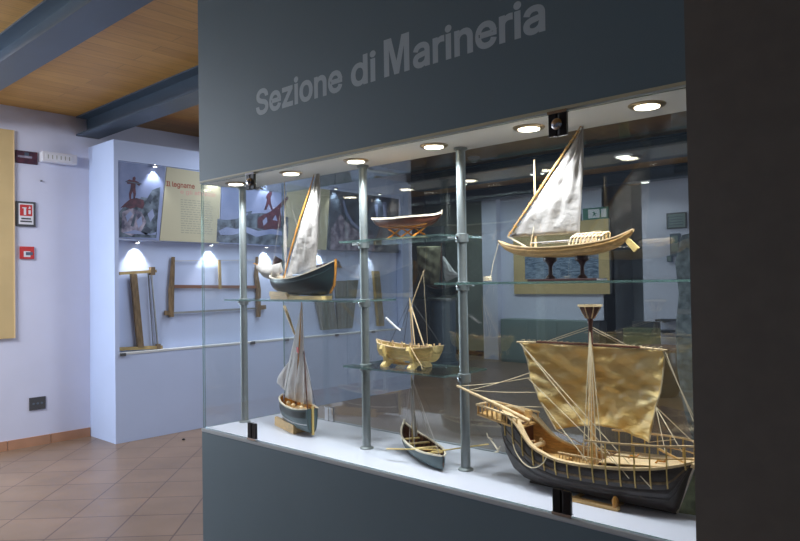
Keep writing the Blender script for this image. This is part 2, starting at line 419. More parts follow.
# clamps that hold the panes
def clamp(x, z, top, back=False):
    y = (BY if back else FY + .01) - FY; X = x - FX0; Z = z - FZ
    k = MB().box((X - .028, y - .016, Z - .033), (X - .003, y - .005, Z + .033)).box((X + .003, y - .016, Z - .033), (X + .028, y - .005, Z + .033)).box((X - .004, y - .013, Z - .034), (X + .004, y - .005, Z + .034))
    o = k.build('clamp', 'chrome' if back else 'black', case, bevel=.0015)
    s = -1 if not top else 1
    MB().box((X - .03, y - .018, Z + s * .034 - .004), (X + .03, y - .004, Z + s * .034 + .004)).build('clamp_foot', 'chrome', o)
    if top: MB().lathe([(.016, 0), (.016, -.004), (.011, -.007), (.011, -.012), (.004, -.014)], (X, y - .016, Z), 20, 'y').build('clamp_knob', 'chrome', o)
clamp(-2.375, 2.032, True); clamp(-.935, 2.031, True); clamp(-2.385, .99, False); clamp(-.945, .99, False); clamp(-2.42, .985, False, True)

# ---- recessed lamps in the soffit
LX = [(-2.64, 'leftmost recessed lamp of the showcase soffit, by the left clamp'), (-2.24, 'second recessed soffit lamp from the left, over the dark hulled boat'), (-1.85, 'third recessed soffit lamp from the left, in front of the middle post'),
      (-1.467, 'recessed soffit lamp just left of the right hand post top'), (-1.093, 'recessed soffit lamp just left of the black top clamp'), (-.728, 'largest looking recessed soffit lamp, at the right end near the dark pier')]
for i, (x, lab) in enumerate(LX):
    t = thing('recessed_lamp', lab, 'lamp', (x, 1.79, TZ), 0, 'recessed lamps in the showcase soffit')
    MB().lathe([(.033, -.001), (.033, -.006), (.044, -.006), (.049, -.002), (.049, 0)], n=32).build('lamp_ring', 'ringm', t, smooth=True)
    MB().lathe([(.0325, -.003), (.0325, -.0075), (.02, -.009), (.002, -.0095)], n=28).build('lamp_lens', 'lamp', t, smooth=True)
    ld = bpy.data.lights.new('lamp_light', 'SPOT'); ld.energy = 21; ld.spot_size = 2.35; ld.spot_blend = .8; ld.shadow_soft_size = .03; ld.color = (.90, .94, 1)
    lo = bpy.data.objects.new('lamp_light', ld); C.objects.link(lo); lo.parent = t; lo.location = (0, 0.0, -.02); lo.rotation_euler = (math.radians(5), 0, 0)

# ---- posts
YP = 1.89
PX = [(-2.735, 'leftmost slim aluminium post of the showcase', [1.527]), (-1.915, 'middle aluminium post between the two pairs of glass shelves', [1.527, 1.757, 1.273]), (-1.43, 'aluminium post on the right, holding the long glass shelf', [1.757, 1.273, 1.59])]
for x, lab, hs in PX:
    t = thing('shelf_post', lab, 'post', (x, YP, FZ), 0, 'aluminium posts in the showcase')
    H = TZ - FZ
    MB().tube((0, 0, .003), (0, 0, H - .002), .0165, n=24).build('pole', 'alu', t, smooth=True)
    MB().lathe([(.027, 0), (.027, .004), (.02, .008), (.0168, .009)], n=28).build('foot', 'alu', t, smooth=True)
    MB().lathe([(.0168, H - .010), (.024, H - .008), (.024, H - .001)], n=28).build('cap', 'alu', t, smooth=True)
    for h in hs:
        z = h - FZ
        c = MB().lathe([(.0168, z - .022), (.023, z - .020), (.023, z + .008), (.0168, z + .01)], n=28).build('collar', 'alu', t, smooth=True)
        MB().lathe([(.006, 0), (.006, -.008), (.003, -.009)], (0, -.022, z - .006), 14, 'y').build('collar_screw', 'chrome', c)
        if x > -2 and h != 1.59:
            MB().box((-.055, -.012, z - .007), (-.018, .004, z - .0005)).build('shelf_arm', 'alu', c, bevel=.001)
        else:
            MB().box((.018, -.008, z - .007), (.045, .008, z - .0005)).build('shelf_arm', 'alu', c, bevel=.001)

def shelf(name, x0, x1, y0, y1, z, lab, notchL=None, notchR=None):
    """glass plate with a slot round the post at either end"""
    w = .0245; poly = [(x0, y0), (x1, y0)]
    if notchR is not None: poly += [(x1, YP - w), (notchR - w, YP - w), (notchR - w, YP + w), (x1, YP + w)]
    poly += [(x1, y1), (x0, y1)]
    if notchL is not None: poly += [(x0, YP + w), (notchL + w, YP + w), (notchL + w, YP - w), (x0, YP - w)]
    mb = MB().prism(poly, 2, z, z + .007)
    for i in range(len(mb.mi)): mb.mi[i] = 0 if i < 2 else 1
    return tag(mb.build('glass_shelf', ['glass', 'gedge']), lab, 'shelf', 'glass shelves in the showcase')
shelf('a', -2.762, -1.885, 1.80, 2.04, 1.527, 'glass shelf carrying the black hulled sailing boat, upper left', -2.735, -1.915)
shelf('b', -1.96, -1.455, 1.80, 2.04, 1.757, 'topmost short glass shelf carrying the small open hull', -1.915, None)
shelf('c', -1.96, -1.455, 1.81, 2.06, 1.273, 'lower short glass shelf carrying the pale hull on a cradle', -1.915, None)
shelf('d', -1.475, -.60, 1.79, 2.05, 1.590, 'long glass shelf on the right carrying the white sailed boat', -1.43, None)
mb = MB().lathe([(.008, 0), (.008, -.012), (.004, -.014)], (FX1 - .0005, 1.89, 1.586), 16, 'x')
tag(mb.build('shelf_pin', 'chrome'), 'small chrome pin on the dark pier under the long glass shelf', 'pin')

# ================================================================== WALL LETTERING
t = thing('wall_lettering', 'light grey words Sezione di Marineria on the grey header wall', 'lettering', (-2.345, FY, 2.306))
fx = lambda px_, py_: at(px_, py_, 1, FY).x
for wd, x0, x1 in (('Sezione', fx(256, 100), fx(343, 85)), ('di', fx(351, 80), fx(376, 75)), ('arineria', fx(413, 60), fx(545.5, 30))):
    text_mesh('word', wd, 'letter', t, (x0 + 2.345, -.0002, 0), (1, 0, 0), .192, x1 - x0, .0, .0006, heavy=.022)
xa, xb = fx(384, 60) + 2.345, fx(409.5, 60) + 2.345; h = .126; q = .030; w_ = xb - xa; c_ = (xa + xb) / 2
MB().prism([(xa, -.002), (xa + q * .8, -.002), (xa + q * .8, h * .70), (c_ - .011, -.002), (c_ + .011, -.002), (xb - q * .8, h * .70), (xb - q * .8, -.002), (xb, -.002), (xb, h), (xb - q * 1.15, h), (c_, h * .34), (xa + q * 1.15, h), (xa, h)], 1, -.0003, 0).build('capital_letter', 'letter', t)

# ================================================================== BIG SHIP
big = thing('sailing_ship_model', 'large dark hulled medieval sailing ship model with square ochre sail and crow\'s nest', 'ship model', (-.98, 1.9, FZ))
sheer = [(-.305, .232), (-.27, .225), (-.235, .212), (-.205, .195), (-.175, .163), (-.145, .138), (-.09, .119), (-.04, .111), (.05, .112), (.158, .122), (.25, .136), (.315, .152)]
beam = [(-.305, .003), (-.285, .030), (-.25, .052), (-.2, .069), (-.1, .082), (0, .086), (.15, .083), (.24, .068), (.29, .045), (.315, .024)]
keel = [(-.305, .225), (-.298, .14), (-.28, .082), (-.255, .045), (-.22, .022), (-.17, .010), (-.1, .006), (.1, .005), (.24, .006), (.268, .008), (.285, .05), (.305, .115), (.315, .14)]
H = Hull(-.305, .315, sheer, beam, keel, n=60, py=.9, th=.005)
H.build(big, 'dark', 'tan', na=24)
for a, w in ((.93, .007), (.80, .007), (.67, .008), (.54, .005)): H.strip(a, w, .0025, 'saw' if a == .80 else 'dark', big, 'wale', -.295, .31)
# curved wide bulwark cap
for side in (-1, 1):
    r = MB(); rr = []
    for i in range(61):
        x = -.295 + .61 * i / 60; p = H.pt(x, side); w = .010 + .018 * math.exp(-((x + .215) / .05) ** 2)
        rr.append([p + V((0, side * .004, -.003)), p + V((0, side * .004, .004)), p + V((0, -side * w, .005)), p + V((0, -side * w, -.002))])
    r.grid(rr, closed=True); r.f += [[0, 1, 2, 3], [240, 241, 242, 243]]; r.mi += [0, 0]; r.build('gunwale', 'tan2', big, smooth=True)
H.deck(.088, 'tan', big, -.24, .29, 'main_deck')
H.deck(.128, 'tan2', big, .075, .312, 'quarter_deck', slope=.08, inset=.006)
H.deck(.195, 'tan2', big, -.29, -.215, 'fore_deck', slope=.0, inset=.004)
MB().box((.312, -.022, .14), (.376, .022, .150)).build('stern_platform', 'tan2', big)
MB().box((.07, -.075, .088), (.074, .075, .128)).build('bulkhead', 'brown', big)
MB().bar((-.217, -.05, .155), (-.217, .05, .155), .004, .075).build('bulkhead', 'brown', big)
# stem, keel, sternpost
MB().path([(-.300, 0, .235), (-.301, 0, .15), (-.285, 0, .085), (-.258, 0, .042), (-.22, 0, .018), (-.17, 0, .008)], .0045, 6).build('stem', 'dark', big)
MB().bar((-.2, 0, .0035), (.265, 0, .0035), .008, .006).build('keel', 'dark', big)
MB().bar((.266, 0, .004), (.313, 0, .135), .008, .006).build('sternpost', 'cream', big)
ru = MB().prism([(.272, .006), (.340, .010), (.362, .12), (.318, .13)], 1, -.004, .004).build('rudder', 'olive', big)
MB().bar((.341, 0, .010), (.364, 0, .122), .009, .004).build('rudder_edge', 'cream', ru)
MB().bar((.335, 0, .128), (.22, 0, .172), .006, .005).build('tiller', 'tan', big)
# stanchions on hull side
def zt(x): return .186 + .05 * (x - .05)
for side in (-1, 1):
    for i in range(15):
        x = -.262 + i * .0405
        p = H.pt(x, side * .72); q = H.pt(x, side); q.z += .002
        pts = [p + V((0, side * .003, 0)), H.pt(x, side * .82) + V((0, side * .0035, 0)), H.pt(x, side * .93) + V((0, side * .0035, 0)), q + V((0, side * .0035, 0))]
        if x > .03: pts.append(V((x, q.y + side * .0035, zt(x))))
        mb = MB()
        for a, b in zip(pts[:-1], pts[1:]): mb.bar(a, b, .0034, .0034, (0, 1, 0))
        mb.build('stanchion', 'stan', big)
    mb = MB(); pts = [V((x, H.pt(min(x, .31), side).y + side * .0035, zt(x))) for x in [.04 + .335 * k / 16 for k in range(17)]]
    for a, b in zip(pts[:-1], pts[1:]): mb.bar(a, b, .005, .005)
    mb.build('rail', 'tan2', big)
    mb = MB(); pts = [V((x, H.pt(min(x, .31), side).y + side * .0035, zt(x) - .034)) for x in [.10 + .27 * k / 16 for k in range(17)]]
    for a, b in zip(pts[:-1], pts[1:]): mb.bar(a, b, .003, .003)
    mb.build('rail', 'tan', big)
    MB().bar((.355, side * .02, .15), (.355, side * .02, zt(.355)), .0035, .0035).build('stanchion', 'stan', big)
# balustrade inside amidships
for side in (-1, 1):
    mb = MB(); y = side * .058
    for i in range(12): mb.tube((-.06 + i * .011, y, .088), (-.06 + i * .011, y, .128), .0016, n=6)
    mb.bar((-.065, y, .129), (.072, y, .129), .005, .004); mb.build('balustrade', 'tan2', big)
# forecastle with rails
fc = MB().prism([(-.372, -.046), (-.20, -.066), (-.20, .066), (-.372, .046)], 2, -.003, .003)
for i, v in enumerate(fc.v): fc.v[i] = (v[0], v[1], v[2] + .206 - (v[0] + .372) * .13)
fco = fc.build('forecastle', 'tan', big)
MB().prism([(-.36, .206), (-.30, .198), (-.285, .15), (-.30, .17)], 1, -.012, .012).build('knee', 'dark', big)
def fz(x): return .209 - (x + .372) * .13
for side in (-1, 1):
    mb = MB(); ya = side * .044; yb = side * .064
    for i in range(9):
        t = i / 8; x = -.37 + .165 * t; y = ya + (yb - ya) * t; mb.bar((x, y, fz(x)), (x, y, fz(x) + .027), .005, .003)
    mb.build('balustrade', 'tan', big)
    MB().bar((-.375, ya, fz(-.375) + .029), (-.20, yb, fz(-.2) + .029), .008, .005).build('rail', 'tan2', big)
mb = MB()
for i in range(5): mb.bar((-.37, -.04 + .02 * i, .209), (-.37, -.04 + .02 * i, .236), .003, .005)
mb.build('balustrade', 'tan', big); MB().bar((-.372, -.047, .238), (-.372, .047, .238), .007, .005).build('rail', 'tan2', big)
MB().path([(-.19, -.012, .200), (-.30, -.036, .244), (-.440, -.066, .297)], [.0075, .007, .0035], 10).build('bowsprit', 'tan2', big, smooth=True)
MB().box((-.21, -.008, .195), (-.194, .008, .232)).build('bitt', 'tan', big)
# windlass & deck gear
wl = MB().tube((-.175, -.045, .122), (-.175, .045, .122), .009, n=8).bar((-.175, -.03, .104), (-.175, -.03, .14), .008, .008).bar((-.175, .03, .104), (-.175, .03, .14), .008, .008).bar((-.195, -.045, .14), (-.15, -.05, .15), .005, .005)
wl.build('windlass', 'tan2', big)
MB().box((-.12, -.02, .088), (-.06, .02, .1)).build('hatch', 'tan', big, bevel=.001)
for x, y in ((.16, -.03), (.24, -.035)):
    MB().path([(x - .016, y, .14), (x - .01, y, .148), (x + .008, y, .148), (x + .014, y, .156)], .003, 6).build('cleat', 'amber', big)
# anchor hung at bow
an = MB().tube((-.325, -.045, .135), (-.285, -.058, .105), .0028, n=8).path([(-.300, -.055, .092), (-.282, -.06, .098), (-.272, -.06, .118)], [.001, .004, .001], 6).path([(-.335, -.045, .148), (-.325, -.05, .135), (-.31, -.05, .132)], .0022, 6)
an.build('anchor', 'cream', big)
# rope bight on the side
mb = MB(); pts = []
for i in range(15):
    t = i / 14; x = -.215 + .13 * t; p = H.pt(x, -.9); pts.append((x, p.y - .009, .135 + (.118 - .135) * t - .05 * math.sin(PI * t) ** .7))
mb.path(pts, .0018, 6); mb.build('mooring_rope', 'rope', big)
# mast, nest, yard
MB().path([(.02, 0, .088), (.02, 0, .47)], [.0085, .006], 12).build('mast', 'tan', big, smooth=True)
MB().path([(.02, 0, .455), (.02, 0, .51), (.02, 0, .54)], [.008, .0065, .010], 12).build('masthead', 'brown', big, smooth=True)
nst = MB().lathe([(.010, .532), (.014, .537), (.031, .563), (.033, .572), (.028, .572), (.012, .54)], (.02, 0, 0), 20).build('crows_nest', 'brown', big, smooth=True)
MB().lathe([(.030, .569), (.0365, .569), (.0365, .575), (.030, .575)], (.02, 0, 0), 20).build('nest_rim', 'tan2', nst)
mb = MB()
for k in range(8):
    t = 2 * PI * k / 8; mb.bar((.02 + .0135 * math.cos(t), .0135 * math.sin(t), .534), (.02 + .034 * math.cos(t), .034 * math.sin(t), .571), .003, .003)
mb.build('nest_ribs', 'tan2', nst)
MB().path([(-.248, .012, .449), (-.1, .012, .452), (.1, .012, .454), (.245, .012, .449)], [.0028, .005, .005, .0028], 10).build('yard', 'tan2', big, smooth=True)
MB().path([(-.17, .004, .4535), (.17, .004, .4535)], .0032, 8).build('yard_fish', 'brown', big, smooth=True)
# square sail
L = [(-.232, .446), (-.212, .39), (-.200, .335), (-.165, .26), (-.112, .178)]
R = [(.236, .446), (.230, .38), (.222, .33), (.207, .285), (.185, .182)]
def sailbig():
    rows = []; nu, nv = 48, 40
    def ed(p, t):
        f = t * (len(p) - 1); i = min(int(f), len(p) - 2); return V(p[i]).lerp(V(p[i + 1]), f - i)
    for j in range(nv + 1):
        t = j / nv; a = ed(L, t); b = ed(R, t); r = []
        for i in range(nu + 1):
            u = i / nu; p = a.lerp(b, u); lift = .026 * math.sin(PI * u) * t ** 3
            y = .016 + .035 * math.sin(PI * u) ** .7 * math.sin(PI * (t * .8 + .03)) + .0045 * math.sin(13 * u + 5 * t) * math.sin(11 * t + 3 * u) + .003 * math.sin(23 * u - 19 * t + 2 * math.sin(5 * t)) + .0025 * math.sin(33 * t + 14 * u * u) + .0012 * math.sin(57 * u + 31 * t)
            r.append((p[0], y, p[1] + lift))
        rows.append(r)
    return MB().grid(rows).build('square_sail', 'sailo', big, smooth=True, solid=.0012)
so = sailbig()
def edrope(pts):
    MB().path([(x, .016, z) for x, z in pts], .0022, 6).build('bolt_rope', 'rope', so)
edrope(L); edrope(R)
mb = MB()
for i in range(24): x = -.225 + .45 * i / 23; mb.path([(x, .006, .446), (x, .004, .457), (x + .002, .02, .458), (x, .02, .445)], .0011, 5)
mb.build('sail_lashing', 'rope', big)
rg = [((.02, 0, .51), (-.145, .012, .453)), ((.02, 0, .503), (-.13, .012, .453)), ((.02, 0, .51), (.135, .012, .454)), ((.02, 0, .503), (.12, .012, .454)),
      ((-.232, .005, .446), (.23, -.084, .085)), ((-.205, .012, .33), (.145, -.088, .123)), ((-.225, .005, .44), (.17, -.088, .10)), ((-.165, .014, .262), (.06, -.09, .115)),
      ((-.435, -.065, .296), (-.201, .016, .335)), ((-.41, -.06, .286), (-.178, .016, .29)), ((-.30, -.01, .235), (-.155, .016, .245)), ((-.40, -.058, .284), (-.205, .016, .35)),
      ((.238, .012, .448), (.36, -.03, .19)), ((.232, .012, .448), (.345, .03, .19)), ((.207, .016, .287), (.30, -.045, .185)), ((.207, .016, .287), (.27, -.06, .14)), ((.207, .016, .287), (.33, .04, .17)),
      ((.185, .016, .183), (.24, .06, .19)), ((-.112, .016, .178), (-.03, .08, .12))]
mb = None
for i, (p, q) in enumerate(rg):
    rope(MB(), p, q, .0013, .004 if i in (8, 9, 11, 12, 13) else 0).build('rigging_line', 'rope', big)
for side in (-1, 1):
    for x in (-.012, .004, .018, .032, .05):
        y = side * .088; x -= side * .045; rope(MB(), (.02, side * .004, .50), (x, y, .122), .0013).build('shroud', 'rope', big)
        MB().lathe([(.001, -.003), (.004, -.002), (.004, .002), (.001, .003)], (x, y, .128), 10, 'y').build('deadeye', 'tan', big)
# stand
st = MB()
for y in (-.078, .078): st.box((-.03, y - .009, 0), (.135, y + .009, .012))
st.box((-.02, -.07, 0), (-.005, .07, .0045)); st.box((.10, -.07, 0), (.118, .07, .0045))
sto = st.build('cradle', 'tan', big, bevel=.001)
for x in (.125,):
    for y in (-.08, .08):
        MB().path([(x, y, .010), (x, y, .030), (x, y, .040)], [.008, .0095, .004], 12).build('cradle_peg', 'amber', sto, smooth=True)

# ================================================================== WHITE-SAILED BOAT
wb = thing('sailing_boat_model', 'slender varnished boat model with white triangular sail on the long glass shelf', 'ship model', (-1.04, 1.9, 1.597))
MB().box((-.115, -.035, 0), (.12, .035, .007)).build('stand_base', 'mahog', wb, bevel=.001)
for x in (-.052, .057):
    MB().lathe([(.016, .007), (.016, .011), (.007, .02), (.006, .045), (.012, .058), (.022, .064), (.022, .074)], (x, 0, 0), 20).build('stand_pedestal', 'mahog', wb, smooth=True)
sheer = [(-.245, .137), (-.2, .121), (-.1, .108), (0, .106), (.1, .112), (.17, .124), (.220, .146)]
keel = [(-.245, .131), (-.215, .105), (-.16, .085), (-.08, .075), (.05, .074), (.12, .082), (.18, .102), (.220, .138)]
beam = [(-.245, .002), (-.2, .018), (-.1, .038), (0, .043), (.1, .040), (.17, .026), (.220, .004)]
HW = Hull(-.245, .220, sheer, beam, keel, n=40, py=.75, th=.003); HW.build(wb, 'tan', 'pine', rim='tan2', rimw=.005)
HW.strip(.8, .003, .0018, 'tan', wb, 'wale', -.23, .215)
HW.deck(.098, 'tan2', wb, -.17, .15, 'deck')
for side in (-1, 1): MB().bar((-.1, side * .034, .122), (.09, side * .034, .124), .002, .003).build('rail', 'sailg', wb)
for i in range(9):
    x = .035 + i * .0115; mb = MB(); b = interp(beam, x) - .003
    mb.path([(x, -b, interp(sheer, x)), (x + .006, -b * .95, .130), (x + .014, -b * .5, .141), (x + .016, 0, .144), (x + .014, b * .5, .141), (x + .006, b * .95, .130), (x, b, interp(sheer, x))], .0022, 6)
    mb.build('canopy_hoop', 'tan2' if i % 2 else 'cream', wb)
for z in (.128, .139): MB().bar((.04, -.036 + (z - .128), z), (.138, -.034 + (z - .128), z), .0015, .0015).build('canopy_batten', 'brown', wb)
MB().path([(-.103, 0, .098), (-.103, 0, .39)], [.0042, .0028], 10).build('mast', 'tan2', wb, smooth=True)
MB().path([(-.125, .006, .098), (-.118, .006, .16)], [.0025, .002], 8).build('kingpost', 'tan2', wb)
yp = [(-.203, .150), (-.128, .236), (-.042, .340), (.025, .420), (.070, .476)]
MB().path([(x, -.006, z) for x, z in yp], [.002, .0035, .0042, .003, .0015], 8).build('yard', 'tan', wb, smooth=True)
MB().bar((-.208, 0, .15), (-.13, 0, .108), .004, .004).build('sheet_spar', 'cream', wb)
sail('lateen_sail', [(x + .006, z - .004) for x, z in yp], [(.052, .143), (.058, .22), (.065, .30), (.070, .38), (.0705, .474)], 'sailw', wb, bulge=-.012, wr=.0028, y=-.002, seed=1)
mb = MB()
for i in range(16):
    t = (i + .5) / 16 * 4; k = int(t); f = t - k; x = yp[k][0] + (yp[k + 1][0] - yp[k][0]) * f; z = yp[k][1] + (yp[k + 1][1] - yp[k][1]) * f
    mb.path([(x - .005, -.006, z + .004), (x, -.011, z), (x + .007, -.008, z - .005)], .0012, 5)
mb.build('sail_lashing', 'amber', wb)
for p, q in (((-.103, 0, .20), (-.112, -.02, .11)), ((.056, 0, .141), (.12, 0, .15))): rope(MB(), p, q, .0008).build('rigging_line', 'rope', wb)
MB().prism([(.188, .121), (.200, .128), (.236, .092), (.222, .080)], 1, -.005, .005).build('rudder', 'pine', wb)
mb = MB(); mb.path([(-.24, -.004, .135), (-.262, -.01, .06), (-.268, -.02, .008)], .0009, 5)
mb.path([(-.268 + .014 * math.cos(t * .7) - .01, -.02 + .012 * math.sin(t * .7), .003 + .0006 * t) for t in range(28)], .0014, 5); mb.build('mooring_rope', 'rope', wb)

# ================================================================== BLACK-HULLED BOAT
b1 = thing('sailing_boat_model', 'black hulled boat model with narrow white lateen sail on the upper left shelf', 'ship model', (-2.3, 1.90, 1.5345))
st = MB().box((-.20, -.03, 0), (-.075, .03, .012)).box((-.20, -.035, .012), (-.075, -.02, .034)).box((-.20, .02, .012), (-.075, .035, .034)); st.build('cradle', 'tan2', b1)
MB().box((-.075, -.028, 0), (.15, .028, .014)).build('cradle_base', 'pine', b1)
MB().bar((-.085, -.037, .02), (-.06, -.037, .05), .006, .006).build('cradle_peg', 'tan2', b1)
sheer = [(-.215, .108), (-.18, .098), (-.1, .090), (0, .094), (.1, .116), (.17, .142), (.205, .160)]
keel = [(-.215, .075), (-.2, .055), (-.17, .036), (-.1, .024), (.0, .017), (.12, .016), (.17, .028), (.195, .07), (.205, .12)]
beam = [(-.215, .012), (-.19, .040), (-.1, .062), (0, .066), (.1, .052), (.17, .026), (.205, .003)]
HB = Hull(-.215, .205, sheer, beam, keel, n=36, py=.72, th=.004)
HB.build(b1, 'navy', 'cream', rim='cream', rimw=.006)
HB.strip(.86, .003, .0012, 'teal', b1, 'wale', -.2, .195)
HB.deck(.078, 'sailg', b1, -.195, .14, 'deck', slope=.1)
MB().path([(.207, 0, .168), (.205, 0, .11), (.197, 0, .06), (.172, 0, .026)], .0055, 8).build('stempost', 'amber', b1)
mb = MB()
for x in (-.14, -.09, -.03): mb.box((x, -.045, .085), (x + .012, .045, .09))
mb.build('thwarts', 'tan2', b1)
MB().box((-.04, -.03, .085), (.03, .03, .108)).build('cabin', 'seapr', b1, bevel=.002)
yp = [(-.132, .085), (-.078, .21), (-.012, .345), (.055, .465), (.112, .578)]
MB().path([(x, -.008, z) for x, z in yp], [.003, .004, .0045, .003, .0015], 8).build('yard', 'amber', b1, smooth=True)
sail('lateen_sail', [(x + .007, z - .006) for x, z in yp], [(.085, .130), (.098, .235), (.112, .34), (.120, .43), (.114, .56)], 'sailw', b1, bulge=-.022, wr=.003, y=-.002, seed=3)
MB().path([(-.138, .01, .085), (-.138, .01, .53)], [.0028, .0016], 8).build('mast', 'cream', b1, smooth=True)
MB().path([(-.138, .01, .16), (-.138, .01, .19), (-.138, .01, .24), (-.138, .01, .33), (-.138, .01, .345)], [.002, .0065, .008, .006, .002], 10).build('furled_sail', 'sailw', b1, smooth=True)
for p, q in (((-.138, .01, .52), (-.19, -.03, .1)), ((-.138, .01, .52), (0, .05, .1))): rope(MB(), p, q, .0006).build('rigging_line', 'ropew', b1)
# foresail gathered below the bowsprit
MB().path([(-.19, 0, .105), (-.30, 0, .15), (-.365, 0, .166)], [.004, .003, .002], 8).build('bowsprit', 'amber', b1)
rows = []
for j in range(9):
    t = j / 8; r = []
    for i in range(17):
        u = i / 16; x = -.355 + .20 * u; top = .165 - .012 * math.sin(PI * u); bot = .165 - .075 * math.sin(PI * min(1, (u * .8 + .06))) ** .7
        r.append((x + .012 * t, -.018 * math.sin(PI * t) * math.sin(PI * u) + .002 * math.sin(u * 22 + t * 5), top + (bot - top) * t))
    rows.append(r)
MB().grid(rows).build('gathered_foresail', 'sailw', b1, smooth=True, solid=.0015)

# ================================================================== SMALL LUGGER ON CASE FLOOR (left)
b2 = thing('sailing_boat_model', 'small green grey fishing boat model with tall slim pale sails, left on the showcase floor', 'ship model', (-2.385, 1.925, FZ), math.radians(-17))
MB().box((-.17, -.045, 0), (.06, -.03, .04)).box((-.17, .03, 0), (.06, .045, .04)).box((-.16, -.03, 0), (-.145, .03, .03)).box((.03, -.03, 0), (.045, .03, .03)).build('cradle', 'tan', b2, bevel=.001)
sheer = [(-.165, .140), (-.12, .130), (0, .116), (.1, .114), (.165, .122)]
keel = [(-.165, .10), (-.15, .06), (-.1, .03), (0, .022), (.12, .018), (.165, .018)]
beam = [(-.165, .006), (-.13, .036), (-.05, .055), (.05, .056), (.12, .042), (.165, .026)]
H2 = Hull(-.165, .165, sheer, beam, keel, n=30, py=.6, th=.004); H2.build(b2, 'teal', 'amber', rim='cream', rimw=.007)
H2.strip(.55, .004, .0012, 'sailg', b2, 'boot_stripe', -.15, .16)
H2.strip(.84, .026, .001, 'navy', b2, 'wale', -.15, .16)
H2.deck(.094, 'tan', b2, -.14, .16, 'deck')
MB().bar((.170, 0, .012), (.170, 0, .132), .01, .008, (0, 1, 0)).build('rudder', 'stan', b2)
MB().tube((-.02, 0, .105), (-.005, 0, .44), .0045, .003).build('mast', 'brown', b2)
MB().tube((.115, 0, .105), (.085, 0, .36), .003, .002).build('mizzen_mast', 'brown', b2)
MB().path([(.0, -.004, .20), (.045, -.004, .40), (.072, -.004, .575)], [.002, .003, .0012], 8).build('yard', 'amber', b2)
MB().path([(-.145, 0, .548), (-.10, 0, .505), (-.020, 0, .425)], [.007, .0075, .005], 10).build('boom', 'tan2', b2, smooth=True)
sail('main_sail', [(.07, .565), (.005, .42), (-.045, .30), (-.075, .2), (-.07, .14)], [(.072, .565), (.064, .44), (.054, .30), (.048, .2), (.03, .12)], 'sailg', b2, bulge=-.012, wr=.002, seed=5, y=-.03, sweep=.05)
sail('jib_sail', [(-.05, .32), (-.10, .26), (-.135, .20)], [(-.055, .34), (-.065, .25), (-.09, .16)], 'sailg', b2, bulge=-.006, wr=.0015, seed=6, nu=8, nv=12, y=-.045, sweep=.03)
sail('mizzen_sail', [(.082, .345), (.078, .25), (.082, .13)], [(.087, .345), (.105, .25), (.112, .13)], 'sailg', b2, bulge=-.006, wr=.0015, seed=8, nu=8, nv=12, y=-.005, sweep=.03)
MB().prism([(.062, .378), (.088, .372), (.086, .350), (.064, .356)], 1, -.0265, -.0255).build('flag', ['red'], b2)
MB().tube((.087, -.026, .34), (.087, -.026, .38), .0012, n=6).build('flagstaff', 'brown', b2)
for p, q in (((.072, 0, .36), (.155, -.02, .135)), ((.072, 0, .36), (.155, .02, .135)), ((.0, 0, .43), (-.05, -.045, .13)), ((-.005, 0, .43), (-.155, 0, .155)), ((.0, 0, .43), (.03, .05, .13))): rope(MB(), p, q, .0009).build('rigging_line', 'roped', b2)
mb = MB()
for x, y, z in ((-.06, -.02, .12), (-.03, .015, .13), (.0, -.02, .118), (.04, .01, .125), (.08, -.015, .118)): mb.lathe([(.004, z - .015), (.010, z - .008), (.010, z), (.004, z + .005)], (x, y, 0), 10)
mb.build('deck_gear', 'tan2', b2)

# ================================================================== ROWING BOAT ON CASE FLOOR
b4 = thing('rowing_boat_model', 'small open grey boat model with oars and furled sail, lying near the middle post', 'ship model', (-1.655, 1.922, FZ), math.radians(-30))
sheer = [(-.215, .088), (-.19, .074), (-.12, .057), (0, .050), (.12, .050), (.215, .056)]
keel = [(-.215, .07), (-.2, .03), (-.16, .010), (-.05, .0015), (.1, .0015), (.19, .004), (.215, .012)]
beam = [(-.215, .003), (-.18, .024), (-.1, .045), (0, .052), (.1, .046), (.18, .022), (.215, .005)]
H4 = Hull(-.215, .215, sheer, beam, keel, n=34, py=.6, th=.003); H4.build(b4, 'teal', 'brown', rim='cream', rimw=.007)
for i in range(11):
    x = -.16 + i * .032
    MB().path([H4.pt(x, -1 + 2 * k / 12, .0045) for k in range(13)], .0022, 5).build('frame', 'mahog', b4)
for x in (-.13, -.05, .03, .11): MB().box((x - .009, -interp(beam, x) + .004, .040), (x + .009, interp(beam, x) - .004, .044)).build('thwart', 'pine', b4)
MB().tube((-.11, 0, .004), (-.112, 0, .290), .004, .002).build('mast', 'pine', b4)
MB().path([(-.1105, 0, .275), (-.111, .002, .22), (-.112, .004, .15), (-.110, .008, .10), (-.106, .010, .055)], [.0045, .0055, .008, .011, .009], 10).build('furled_sail', 'sailw', b4, smooth=True)
for q in ((.0, -.05, .05), (.06, -.05, .05), (-.05, .048, .052), (-.205, 0, .085), (.18, 0, .052)): rope(MB(), (-.112, 0, .285), q, .0007).build('rigging_line', 'ropew', b4)
for n_, (p, q, s) in enumerate([((.13, .02, .056), (.02, -.11, .045), -1), ((.15, -.02, .056), (.16, .16, .066), 1)]):
    o = MB().tube(p, q, .0026, n=8).build('oar', 'pine', b4); d = (V(q) - V(p)).normalized()
    MB().bar(V(q) - d * .002, V(q) + d * .035, .013, .002).build('oar_blade', 'pine', o)
MB().path([(-.215, 0, .09), (-.222, 0, .098), (-.205, 0, .1)], .003, 6).build('stemhead', 'cream', b4)

